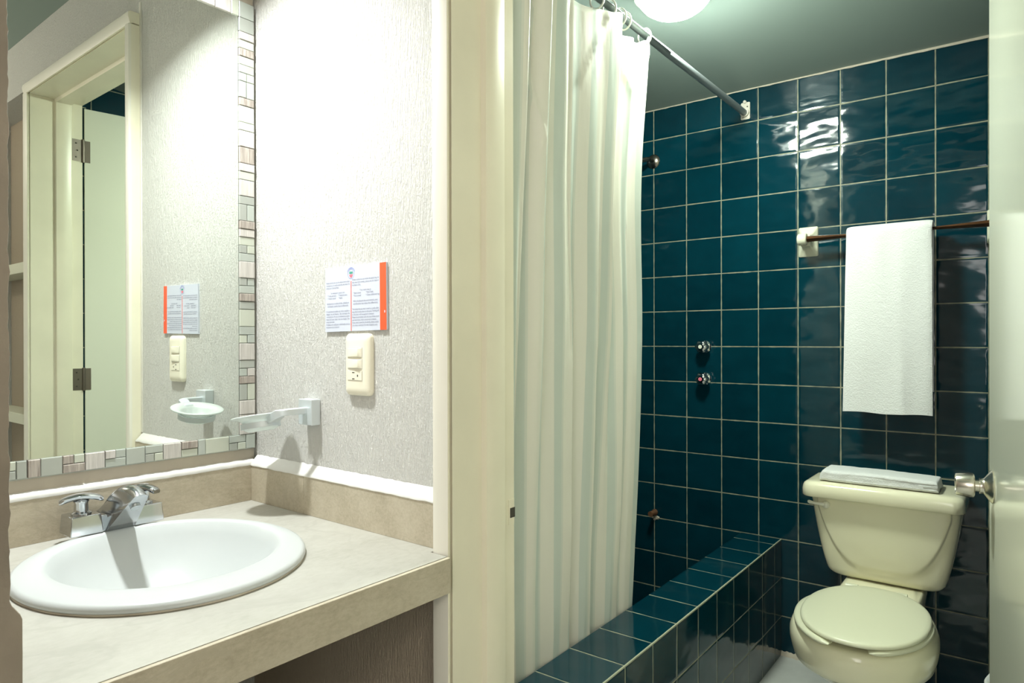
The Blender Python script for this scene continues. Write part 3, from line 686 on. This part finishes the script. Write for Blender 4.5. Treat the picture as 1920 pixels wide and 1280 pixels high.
def column(lines, xl, xr, ztop, pitch):
    out_ = []
    for i, (s, kind) in enumerate(lines):
        z = ztop - i * pitch
        if not s: continue
        if kind == 'J': out_.append(text('t', s, xl, z, 0.0052, t, xr - xl))
        elif kind == 'L': out_.append(text('t', s, xl, z, 0.0052, t, (xr - xl) * min(1, len(s) / 46)))
        elif kind == 'C': wdt = (xr - xl) * min(0.96, len(s) / 42); out_.append(text('t', s, (xl + xr) / 2 - wdt / 2, z, 0.0052, t, wdt))
        elif kind == 'T':
            p, q_ = s.split('|'); out_.append(text('t', p, xl + 0.003, z, 0.0052, t, (xr - xl) * len(p) / 40)); out_.append(text('t', q_, xl + (xr - xl) * 0.52, z, 0.0052, t, (xr - xl) * len(q_) / 44))
    return join(out_)
es = [('Puede solicitar para uso de alberca dentro de la', 'J'), ('recepcion, la toalla amarilla de favor le', 'J'), ('solicita en Club de Playa', 'L'), ('', ''), ('Su habitacion cuenta con:', 'C'), ('* Toalla de bano|* Toalla de manos', 'T'), ('* Toalla facial|* Tapete', 'T'), ('', ''),
      ('Agradecemos el cuidado de ellas, utilizarlas en', 'C'), ('certificado cuando hace la diferencia.', 'C'), ('', ''), ('El reembolso de toallas que utilice mojadas o', 'J'), ('dejar en el bano. Se tomara la', 'J'), ('recomendacion. No que se cambiaran las si quiere', 'J'), ('favor de hacer dejar caer en el agua. Son', 'J'), ('areas reservadas', 'L'), ('Si desea una toalla para cada familia con su', 'J'), ('extension en la recepcion.', 'L')]
en = [('When comes to use inside the pool ring, to', 'J'), ('the next foot towels, please ask for keys at', 'J'), ('the Beach Club.', 'L'), ('', ''), ('Your room stay is:', 'C'), ('* Bath towel|* Hand Towel', 'T'), ('* Face towel|* Clean additional rug', 'T'), ('', ''),
      ('With all pleasure the environment, your', 'C'), ('certification has value the difference.', 'C'), ('', ''), ('The moisty that you wear it need to, so will collect', 'J'), ('easy that to take them to the pool. Turning off', 'J'), ('to the door will be applied in demand.', 'L'), ('Please be provided with the use of the towel', 'J'), ('and had fresh, fresh conserved in tissues.', 'L'), ('If you need a towel for the family, please contact', 'J'), ('your door extension 0 in the reception area.', 'L')]
bl, br = -1.3285, -1.2435
obj('printed_text', column(es, bl, br, 1.3615, 0.00605), M['ink'], t, smooth=False)
obj('printed_text', column(en, -1.2335, -1.1430, 1.3635, 0.00605), M['ink'], t, smooth=False)

# ================================================================== BATHROOM
# kerb of the shower
bm = B(); box(bm, -0.9227, -0.7657, YT, YB - 0.0005, 0.0, 0.45); setp(struct('wall_kerb', bm, M['tile_curb'], smooth=False, bevel=0.0015), 'low teal-tiled shower kerb')
bm = B(); rows = []
for i in range(160):
    y = YT + i * (YB - YT - 0.001) / 159; j = 0.0006 * noise.noise(Vector((y * 50, 0, 0)))
    rows.append([(-0.7657 - 0.003, y, 0.4488), (-0.7657 - 0.003, y, 0.4507 + j), (-0.7657 + 0.0007, y, 0.4507 + j), (-0.7657 + 0.0007, y, 0.4470)])
loft(bm, rows); struct('trim_5', bm, simple('pale_grout_line', (0.34, 0.35, 0.25), 0.7), ang=60)
# crumbled mortar at the foot of the back wall
bm = B(); rows = []
for i in range(40):
    x = -0.767 + i * 0.12 / 39; j = noise.noise(Vector((x * 60, 0, 1)))
    rows.append([(x, YB - 0.012 - 0.006 * j, 0.0), (x, YB - 0.008, 0.008 + 0.008 * max(0, j + 0.3)), (x, YB - 0.001, 0.016 + 0.012 * max(-0.3, j)), (x, YB - 0.001, 0.0)])
loft(bm, rows); struct('trim_6', bm, M['plaster_tan'], ang=50)

# ceiling lamp
dc = Vector((DOME[0], DOME[1], cz(DOME[1])))
t = thing('ceiling_lamp', 'round white glowing dome lamp on the grey bathroom ceiling', 'lamp', dc)
bm = B(); lathe(bm, [(0, 0.02), (0.118, 0.02), (0.120, 0.0), (0.118, -0.095), (0.112, -0.100), (0, -0.100)], dc, (0, 0, 1), 64); obj('lamp_base', bm, M['casing'], t)
bm = B(); lathe(bm, [(0, -0.157), (0.020, -0.1565), (0.045, -0.152), (0.068, -0.143), (0.088, -0.129), (0.102, -0.112), (0.107, -0.100), (0.107, -0.098), (0, -0.098)], dc, (0, 0, 1), 64); obj('glass_dome', bm, M['opal'], t)

# shower rod
XROD, ZROD = -0.9045, 2.1335
t = thing('shower_rod', 'grey metal shower rod running from the tiled wall toward the doorway', 'curtain rod', (XROD, YB, ZROD))
bm = B(); tube(bm, [(XROD, YT + 0.001, ZROD), (XROD - 0.0005, 2.0, ZROD), (XROD, YB - 0.006, ZROD + 0.004)], 0.0125, 24); obj('pole', bm, M['rod'], t)
for yy, s in ((YB, -1), (YT, 1)):
    bm = B(); prism(bm, rrect(0.036, 0.068, 0.005), lambda a_, b_, d: (XROD + 0.002 + a_, d, ZROD + 0.012 + b_), yy, yy + s * 0.005)
    lathe(bm, [(0, 0), (0.017, 0), (0.017, 0.014), (0, 0.014)], (XROD, yy, ZROD + 0.004), (0, s, 0), 24)
    lathe(bm, [(0, 0), (0.007, 0), (0.006, 0.010), (0, 0.011)], (XROD + 0.0, yy, ZROD + 0.048), (0, s, 0), 16)
    br2 = obj('wall_bracket', bm, M['bracket'], t, ang=40, label='chipped white wall bracket')
    bm = B(); lathe(bm, [(0, 0.0045), (0.0028, 0.0045), (0.0028, 0.0056), (0, 0.0056)], (XROD + 0.010, yy, ZROD + 0.028), (0, s, 0), 12); obj('screw_hole', bm, M['dark'], br2)

# ------------------------------------------------------------------ curtain
t = thing('shower_curtain', 'white striped fabric shower curtain gathered on the grey shower rod', 'shower curtain', (XROD, 1.5, 0.42))
NYc, NZc = 420, 90
ZT = 2.118
PT = [(1.188, 0.3), (1.235, 1.0), (1.255, -1.0), (1.325, 0.95), (1.350, -0.8), (1.425, 0.15), (1.445, -0.25), (1.560, 0.55), (1.652, 1.25), (1.682, -1.0), (1.765, 0.35), (1.785, -0.15), (1.852, 0.6)]
PB = [(1.188, 0.2), (1.206, 0.6), (1.225, -0.7), (1.290, 0.35), (1.320, 0.0), (1.432, 0.8), (1.452, -0.8), (1.530, 0.75), (1.550, -0.7), (1.668, 0.8), (1.690, -0.6), (1.730, 0.2), (1.775, 0.3)]
def cval(y, st):
    if y <= st[0][0]: return st[0][1]
    for (ya, a_), (yb_, b_) in zip(st[:-1], st[1:]):
        if y <= yb_:
            k = (y - ya) / (yb_ - ya); k = k * k * (3 - 2 * k); return a_ + (b_ - a_) * k
    return st[-1][1]
ZTOP = [(1.188, 2.09), (1.50, 2.09), (1.60, 2.106), (1.652, 2.118), (1.670, 2.104), (1.70, 2.094), (1.80, 2.098), (1.835, 2.112), (1.852, 2.135)]
RIDGE = [((1.60, 2.09), (1.50, 1.90), 0.0045), ((1.685, 2.075), (1.765, 1.95), 0.006), ((1.852, 2.09), (1.785, 1.93), 0.005), ((1.765, 1.95), (1.782, 1.55), 0.004), ((1.285, 2.0), (1.262, 1.86), 0.006), ((1.262, 1.86), (1.315, 1.70), 0.007), ((1.452, 2.08), (1.46, 1.2), -0.004)]
def segd(p, a_, b_):
    dx, dz = b_[0] - a_[0], b_[1] - a_[1]; k = max(0, min(1, ((p[0] - a_[0]) * dx + (p[1] - a_[1]) * dz) / (dx * dx + dz * dz)))
    return math.hypot(p[0] - a_[0] - k * dx, p[1] - a_[1] - k * dz)
bm = B(); uvl = bm.loops.layers.uv.new('UVMap'); grid = []; arc = [0.0]
for i in range(NYc + 1):
    q_ = i / NYc; col = []
    for j in range(NZc + 1):
        v = j / NZc                      # 0 top, 1 bottom
        ye_ = 1.852 - 0.030 * math.sin(min(1, v * 1.9) * math.pi) ** 2 + (1.800 - 1.852) * v ** 2.2
        y = 1.188 + (ye_ - 1.188) * q_
        yt = 1.188 + (1.852 - 1.188) * q_; yb_ = 1.188 + (1.775 - 1.188) * q_
        kk = v * v * (3 - 2 * v)
        w_ = cval(yt, PT) * (1 - kk) + cval(yb_, PB) * kk
        zt_ = cval(yt, ZTOP)
        z = zt_ + (0.405 - zt_) * v
        A = 0.026 - 0.002 * v
        x = XROD - 0.010 - 0.022 * min(1, v * 1.15) + A * w_ * (1.0 if v > 0.03 or w_ > 0 else 0.6 + 13 * v)
        x += 0.006 * noise.noise(Vector((y * 9, v * 2.2, 0.3))) + 0.003 * noise.noise(Vector((y * 26, v * 4.0, 2.3)))
        x += 0.0035 * math.exp(-((z - 1.222) / 0.007) ** 2) * (0.3 + noise.noise(Vector((y * 22, 0, 4))))
        for p0, p1, am in RIDGE:
            dd = segd((yt, z), p0, p1)
            if dd < 0.03: x += am * math.exp(-(dd / 0.007) ** 2)
        if z < 0.49: 
            x = min(x, -0.9262 - (0.49 - z) * 0.02)
        elif z < 0.75:
            k = (0.75 - z) / 0.26; x = x * (1 - k) + min(x, -0.9262) * k
        yo = y + 0.006 * noise.noise(Vector((q_ * 9, v * 3, 9))) * v
        col.append(Vector((x, yo, z)))
    grid.append(col)
mid = NZc // 2
for i in range(1, NYc + 1): arc.append(arc[-1] + (grid[i][mid] - grid[i - 1][mid]).length)
vs = [[bm.verts.new(p) for p in col] for col in grid]
for i in range(NYc):
    for j in range(NZc):
        f = bm.faces.new((vs[i][j], vs[i + 1][j], vs[i + 1][j + 1], vs[i][j + 1]))
        for l, (a_, b_) in zip(f.loops, ((i, j), (i + 1, j), (i + 1, j + 1), (i, j + 1))): l[uvl].uv = (arc[a_], grid[a_][b_].z)
cur = obj('cloth', bm, M['curtain'], t, ang=180)
so_ = cur.modifiers.new('thick', 'SOLIDIFY'); so_.thickness = 0.0012
for ry in (1.21, 1.30, 1.39, 1.48, 1.56, 1.625, 1.683, 1.712, 1.838):
    bm = B(); n = 28; pts = []
    for k in range(n + 1):
        a_ = 2 * math.pi * k / n; pts.append((XROD + 0.019 * math.sin(a_), ry + 0.003 * math.sin(a_ * 1) , ZROD - 0.008 + 0.0245 * math.cos(a_)))
    tube(bm, pts, 0.0026, 10, False); obj('curtain_ring', bm, M['ringm'], t)

# ------------------------------------------------------------------ shower fittings on the back wall
t = thing('shower_head', 'tarnished metal shower head pipe with round flange, high on the tiled wall beside the curtain', 'shower', (-1.305, YB, 2.008))
bm = B(); lathe(bm, [(0, 0), (0.030, 0), (0.031, 0.003), (0.026, 0.010), (0.012, 0.016), (0, 0.016)], (-1.305, YB, 2.008), (0, -1, 0), 40); obj('flange', bm, M['darkchrome'], t)
bm = B(); tube(bm, [(-1.305, YB - 0.01, 2.008), (-1.308, YB - 0.05, 2.008), (-1.325, YB - 0.08, 2.000), (-1.35, YB - 0.11, 1.98)], 0.0105, 20); obj('pipe', bm, M['darkchrome'], t)
bm = B(); lathe(bm, [(0, 0), (0.012, 0), (0.016, 0.015), (0.030, 0.04), (0.032, 0.048), (0, 0.048)], (-1.35, YB - 0.11, 1.98), (-0.5, -0.55, -0.5), 32); obj('rose', bm, M['darkchrome'], t)
for zz, lab, bc in ((1.199, 'chrome lobed shower valve handle on the teal tiles, upper of the two', 'blue'), (1.066, 'chrome lobed shower valve handle on the teal tiles, lower of the two', 'pink')):
    c = (-1.073, YB, zz)
    t = thing('shower_valve', lab, 'tap', c, 'shower valve handles')
    bm = B(); lathe(bm, [(0, 0), (0.026, 0), (0.026, 0.003), (0.019, 0.010), (0.010, 0.014), (0.010, 0.026), (0, 0.026)], c, (0, -1, 0), 40); obj('flange', bm, M['chrome'], t)
    bm = B(); lathe(bm, [(0, 0.020), (0.020, 0.020), (0.0265, 0.026), (0.027, 0.036), (0.024, 0.047), (0.020, 0.052), (0.012, 0.054), (0, 0.054)], c, (0, -1, 0), 72, lobes=(6, 0.085)); obj('handle', bm, M['chrome'], t, ang=180)
    bm = B(); lathe(bm, [(0, 0.053), (0.008, 0.053), (0.0075, 0.0555), (0, 0.056)], c, (0, -1, 0), 24); obj('index_cap', bm, M['lever'] if bc == 'blue' else M['pink'], t)
t = thing('pipe_stub', 'small rusty pipe stub low on the tiled wall beside the curtain', 'pipe', (-1.301, YB, 0.474))
bm = B(); lathe(bm, [(0, 0), (0.014, 0), (0.013, 0.01), (0.010, 0.013), (0.0095, 0.035), (0.012, 0.037), (0.012, 0.045), (0, 0.045)], (-1.301, YB, 0.474), (0, -1, 0), 20); obj('stub', bm, M['rust'], t)
bm = B()
for k in range(9):
    a_ = random.uniform(0, 6.3); r = random.uniform(0.004, 0.016); c = (-1.299 + r * math.cos(a_), YB, 0.450 + r * math.sin(a_) * 0.8)
    lathe(bm, [(0, 0), (0.006, 0), (0.004, 0.003), (0, 0.004)], c, (0, -1, 0), 8)
obj('mortar_patch', bm, M['plaster_tan'], t)

# ------------------------------------------------------------------ towel bar and towels
YBAR, ZBAR = 2.662, 1.600
t = thing('towel_bar', 'brown towel bar held by two ceramic brackets on the teal wall above the toilet', 'towel rail', (-0.38, YB, ZBAR))
bm = B(); tube(bm, [(-0.655, YBAR, ZBAR), (-0.075, YBAR, ZBAR)], 0.0118, 24); obj('bar', bm, M['wood'], t)
for xc in (-0.665, -0.073):
    bm = B(); rings = []
    for ins, yy in ((0, YB), (0.0, YB - 0.004), (0.004, YB - 0.010), (0.014, YB - 0.018), (0.0185, YB - 0.034), (0.0185, YB - 0.05)):
        rings.append([(xc + a_ , yy, ZBAR - 0.001 + b_) for a_, b_ in rrect(0.070 - 2 * ins, 0.112 - 3.6 * ins, 0.006)])
    loft(bm, rings); s = -1 if xc < -0.3 else 1
    lathe(bm, [(0, -0.019), (0.019, -0.019), (0.022, -0.016), (0.022, 0.010), (0.019, 0.013), (0, 0.013)], (xc - 0.006 * -s * -1 if False else xc, YBAR, ZBAR), (1, 0, 0), 32)
    obj('bracket', bm, M['bone'] if False else simple('ceramic_bracket', (0.66, 0.66, 0.52), 0.2) if xc < -0.3 else MATS['ceramic_bracket'], t, ang=50)
# hanging towel
bm = B(); XT0, XT1 = -0.5135, -0.2530; NX = 60
prof = []
R0 = 0.0265
zfr, zbk = 0.973, 1.05
for k in range(46): prof.append(('f', 1 - k / 45))
path = []
for k in range(50): path.append((YBAR - R0, zfr + (ZBAR - zfr) * k / 49))
for k in range(1, 12): a_ = math.pi * k / 12; path.append((YBAR - R0 * math.cos(a_), ZBAR + 0.022 * math.sin(a_)))
for k in range(36): path.append((YBAR + R0 * 0.9, ZBAR - (ZBAR - zbk) * k / 35))
def towel_ring(o_):
    return o_
outer, inner = [], []
TH = 0.013
for x_i in range(NX + 1):
    u = x_i / NX; ro, ri = [], []
    for k, (y, z) in enumerate(path):
        # outward normal in the yz plane
        p0 = path[max(0, k - 1)]; p1 = path[min(len(path) - 1, k + 1)]; ty, tz = p1[0] - p0[0], p1[1] - p0[1]; l_ = math.hypot(ty, tz); ny, nz = -tz / l_, ty / l_
        hang = max(0, (ZBAR - z)) / 0.63
        x = XT0 + (XT1 - XT0) * u
        front = k < 50
        dx = (-0.0125 * hang * (1 - u) + 0.001 * u * hang) if front else 0
        wv = 0.0035 * noise.noise(Vector((x * 18, z * 5, 0.0))) + 0.006 * math.exp(-((u - 0.64 - 0.1 * (hang - 0.5)) / 0.07) ** 2) * hang * (-1)
        e = 0.5 * (1 - (2 * u - 1) ** 16)
        th = TH * (0.55 + 0.9 * e) * 0.62
        zz = z + (0.004 * noise.noise(Vector((x * 14, 1, 0))) if k in (0, 1, 2) else 0) + ((u - 0.5) * -0.000) + (0.002 * math.sin(u * 9) if k == 0 else 0)
        mv = wv if front else 0
        ro.append((x + dx, y + ny * th + mv, zz + nz * th)); ri.append((x + dx, y - ny * th * 0.9 + mv, zz - nz * th * 0.9))
    outer.append(ro + ri[::-1])
loft(bm, outer)
o = setp(obj('hanging_towel', bm, M['terry'], None, ang=70), 'white terry towel hanging over the brown towel bar', 'towel')
# folded towel on the tank
bm = B(); rings = []
NRg = 110
for i in range(NRg):
    u = i / (NRg - 1); x = -0.578 + 0.352 * u
    e = min(1, u / 0.045, (1 - u) / 0.022); e = math.sqrt(max(0.02, 1 - (1 - e) ** 2))
    z0_, z1_ = 0.7368, 0.777 + 0.003 * math.sin(u * 3.1) - 0.002 * u
    y0_, y1_ = 2.518 + 0.005 * noise.noise(Vector((x * 12, 4, 0))), 2.655 + 0.004 * noise.noise(Vector((x * 10, 9, 5)))
    h = (z1_ - z0_) / 2 * (0.35 + 0.65 * e); zc = z0_ + h + 0.002 * (1 - e); ring = []
    for k in range(72):
        a_ = k * 2 * math.pi / 72; cy, sz = math.cos(a_), math.sin(a_)
        yy = (y0_ + y1_) / 2 + (y1_ - y0_) / 2 * (0.94 + 0.06 * e) * math.copysign(abs(cy) ** 0.30, cy); zz = zc + h * math.copysign(abs(sz) ** 0.50, sz)
        if cy < -0.3:                                  # two folded edges show along the front and at the end
            for zl in (0.36, 0.66): yy += 0.004 * math.exp(-(((zz - z0_) / (z1_ - z0_) - zl - 0.03 * math.sin(x * 25 + zl * 9)) / 0.05) ** 2) * (0.25 + 0.75 * u)
            yy += 0.002 * noise.noise(Vector((x * 45, zz * 60, 2)))
        xx = x + 0.004 * noise.noise(Vector((yy * 30, zz * 50, u))) * (1 if e < 0.8 else 0)
        ring.append((xx, yy, zz + 0.0012 * noise.noise(Vector((x * 35, yy * 35, 1)))))
    rings.append(ring)
loft(bm, rings); setp(obj('folded_towel', bm, M['terry'], None, ang=75), 'white terry towel folded flat on the toilet tank lid', 'towel')

# ------------------------------------------------------------------ toilet
TX = -0.389
t = thing('toilet', 'bone-coloured two-piece toilet with closed lid standing against the teal tiled wall', 'toilet', (TX, 2.35, 0))
# tank: rounded box that narrows downwards, with a raised bowl-shaped field on the front
def tank_w(k):  # k: 0 bottom .. 1 top -> half width
    return 0.158 + 0.068 * min(1, (k * 1.0)) ** 0.55
def front_y(k): return 2.556 - 0.036 * k ** 0.7
bm = B(); rings = []; NP = 220
zt0, zt1 = 0.402, 0.690
def sup(t_, a_, b_, n_):
    c, s = math.cos(t_), math.sin(t_); return a_ * math.copysign(abs(c) ** (2 / n_), c), b_ * math.copysign(abs(s) ** (2 / n_), s)
HN = 90
for i in range(HN + 1):
    k = i / HN; z = zt0 + (zt1 - zt0) * k
    cr = min(1, k / 0.10); cr = math.sqrt(max(0.0, 1 - (1 - cr) ** 2))
    hw_ = tank_w(k) - 0.030 * (1 - cr); yf = front_y(k) + 0.030 * (1 - cr); yb_ = 2.722
    yc, hd = (yf + yb_) / 2, (yb_ - yf) / 2
    ring = []
    for q_ in range(NP):
        sx, sy = sup(q_ * 2 * math.pi / NP, hw_, hd, 7.5)
        x, y = TX + sx, yc + sy
        if sy < -hd * 0.55:
            # signed distance to the U-shaped field
            ux = abs(sx + 0.0) / 0.197; zl = 0.462 + 0.15 * max(0, ux) ** 3.2 * 1.0
            if ux < 1: d = (z - (0.447 + 0.21 * ux ** 3.4)) / 0.012
            else: d = (0.197 - abs(sx)) / 0.004 - 3
            d = max(-1, min(1, d)); s_ = 0.5 + 0.5 * d; s_ = s_ * s_ * (3 - 2 * s_)
            y += 0.0065 * (1 - s_) - 0.0
            y -= 0.0018 * math.exp(-((d) / 0.7) ** 2)
        ring.append((x, y, z))
    rings.append(ring)
loft(bm, rings); obj('tank', bm, M['bone'], t, ang=180)
bm = B(); rings = []
for z, ins in ((0.683, 0.010), (0.684, 0.003), (0.688, 0.0), (0.708, 0.0), (0.720, 0.002), (0.728, 0.006), (0.733, 0.013), (0.7355, 0.022), (0.7365, 0.04)):
    pts = rrect(0.480 - 2 * ins, 0.240 - 2 * ins, 0.035 - ins * 0.5, 10)
    rings.append([(-0.394 + a_, 2.612 + b_ - (0.004 * math.sin((a_ / 0.24 + 1) * math.pi / 2) if b_ < 0 else 0), z) for a_, b_ in pts])
loft(bm, rings); obj('tank_lid', bm, M['bone'], t, ang=60)
bm = B(); c = Vector((-0.556, 2.523, 0.657))
lathe(bm, [(0, 0), (0.0125, 0), (0.0125, 0.008), (0.009, 0.014), (0, 0.015)], c, (0, -1, 0), 24)
rings = []
for k in range(12):
    q_ = k / 11; p = c + Vector((-0.058 * q_, -0.009 - 0.004 * math.sin(q_ * 3), 0.002 + 0.003 * q_ * q_)); hh = 0.0085 - 0.0035 * math.sin(q_ * math.pi * 0.9); 
    if k == 11: hh = 0.004
    rings.append([(p.x, p.y + 0.0045 * math.cos(a_), p.z + hh * math.sin(a_)) for a_ in [m * math.pi / 6 for m in range(12)]])
loft(bm, rings); obj('flush_lever', bm, M['lever'], t, ang=60)
# bowl
def egg(cx, cy, a_, bf, bb, t_, n_=2.0):
    c, s = math.cos(t_), math.sin(t_)
    x = a_ * math.copysign(abs(c) ** (2 / n_), c); y = (bb if s > 0 else bf) * math.copysign(abs(s) ** (2 / n_), s)
    return cx + x, cy + y
bm = B(); rings = []
secs = [  # z, half width, front reach, back reach, centre y
    (0.000, 0.112, 0.175, 0.240, 2.36), (0.012, 0.112, 0.175, 0.240, 2.36), (0.022, 0.104, 0.165, 0.235, 2.36), (0.10, 0.096, 0.150, 0.23, 2.37), (0.16, 0.100, 0.160, 0.225, 2.365), (0.21, 0.122, 0.195, 0.22, 2.335), (0.25, 0.146, 0.225, 0.225, 2.29),
    (0.285, 0.166, 0.240, 0.25, 2.25), (0.300, 0.1745, 0.244, 0.265, 2.235), (0.306, 0.1830, 0.250, 0.275, 2.225), (0.330, 0.189, 0.254, 0.285, 2.22), (0.355, 0.1925, 0.257, 0.29, 2.215), (0.375, 0.1915, 0.256, 0.29, 2.213), (0.392, 0.1850, 0.250, 0.288, 2.212), (0.399, 0.178, 0.243, 0.283, 2.212), (0.4005, 0.165, 0.23, 0.275, 2.212)]
for z, hw_, f_, b_, cy in secs:
    rings.append([(*egg(TX, cy, hw_, f_, b_, k * 2 * math.pi / 96, 2.12), z) for k in range(96)])
loft(bm, rings)
# shelf joining bowl and tank
rings = []
for z, hw_, y0_, y1_ in ((0.20, 0.090, 2.40, 2.66), (0.30, 0.11, 2.40, 2.69), (0.37, 0.118, 2.40, 2.70), (0.396, 0.118, 2.40, 2.70), (0.402, 0.112, 2.40, 2.695)):
    rings.append([(TX + a_, (y0_ + y1_) / 2 + b_, z) for a_, b_ in rrect(2 * hw_, y1_ - y0_, 0.04, 8)])
loft(bm, rings); obj('bowl', bm, M['bone'], t, ang=60)
# seat: open-front ring
bm = B(); rings = []; gap = R(16)
for k in range(101):
    th = -math.pi / 2 + gap + R(3) + (2 * math.pi - 2 * gap) * k / 100; e = min(1, min(k, 100 - k) / 4); e = math.sqrt(max(0.06, 1 - (1 - e) ** 2))
    o2 = egg(TX + 0.003, 2.196, 0.1795, 0.262, 0.218, th); i2 = egg(TX + 0.003, 2.196, 0.112, 0.172, 0.150, th)
    mdx, mdy = (o2[0] + i2[0]) / 2, (o2[1] + i2[1]) / 2; hx_, hy_ = (o2[0] - i2[0]) / 2, (o2[1] - i2[1]) / 2
    ring = []
    for m in range(16):
        a_ = m * math.pi / 8; c, s = math.cos(a_), math.sin(a_); kk = math.copysign(abs(c) ** 0.6, c)
        ring.append((mdx + hx_ * kk * (0.8 + 0.2 * e), mdy + hy_ * kk * (0.8 + 0.2 * e), 0.4135 + 0.0085 * e * math.copysign(abs(s) ** 0.6, s)))
    rings.append(ring)
loft(bm, rings); obj('seat', bm, M['seat'], t, ang=60)
bm = B(); rings = []
for z, ins in ((0.4225, 0.004), (0.4235, 0.0008), (0.427, 0.0), (0.432, 0.002), (0.4345, 0.006), (0.436, 0.014), (0.4375, 0.04), (0.4385, 0.08)):
    rings.append([(*egg(TX + 0.006 + 0.004, 2.194, 0.166 - ins, 0.247 - ins, 0.236 - ins, k * 2 * math.pi / 96, 2.15), z) for k in range(96)])
loft(bm, rings)
for sx in (-0.07, 0.07): lathe(bm, [(0, -0.018), (0.011, -0.018), (0.012, 0.0), (0.011, 0.018), (0, 0.018)], (TX + sx, 2.432, 0.419), (1, 0, 0), 20)
obj('seat_lid', bm, M['seat'], t, ang=60)
for sx in (-1, 1):
    bm = B(); lathe(bm, [(0, 0.014), (0.013, 0.014), (0.013, 0.022), (0.009, 0.034), (0, 0.037)], (TX + sx * 0.085, 2.42, 0.0), (0, 0, 1), 20); obj('bolt_cap', bm, M['bone'], t)

# ------------------------------------------------------------------ waste bin behind the door edge
t = thing('waste_bin', 'small waste bin with white liner on the floor behind the door edge', 'bin', (0.012, 2.36, 0))
bm = B(); lathe(bm, [(0, 0.0), (0.085, 0.0), (0.088, 0.01), (0.105, 0.25), (0.103, 0.25), (0.083, 0.012), (0, 0.012)], (0.012, 2.36, 0), (0, 0, 1), 40); obj('bin', bm, M['lever'], t, ang=40)
bm = B(); rings = []
for r, z in ((0.1085, 0.195), (0.111, 0.22), (0.110, 0.258), (0.104, 0.262), (0.099, 0.235), (0.09, 0.06), (0.05, 0.03)):
    rings.append([(0.012 + (r + 0.003 * math.sin(7 * a_ + z * 40)) * math.cos(a_), 2.36 + (r + 0.003 * math.sin(7 * a_ + z * 40)) * math.sin(a_), z + 0.006 * math.sin(5 * a_ + 1)) for a_ in [k * math.pi / 36 for k in range(72)]])
loft(bm, rings, caps=False); obj('liner', bm, M['liner'], t, ang=180)
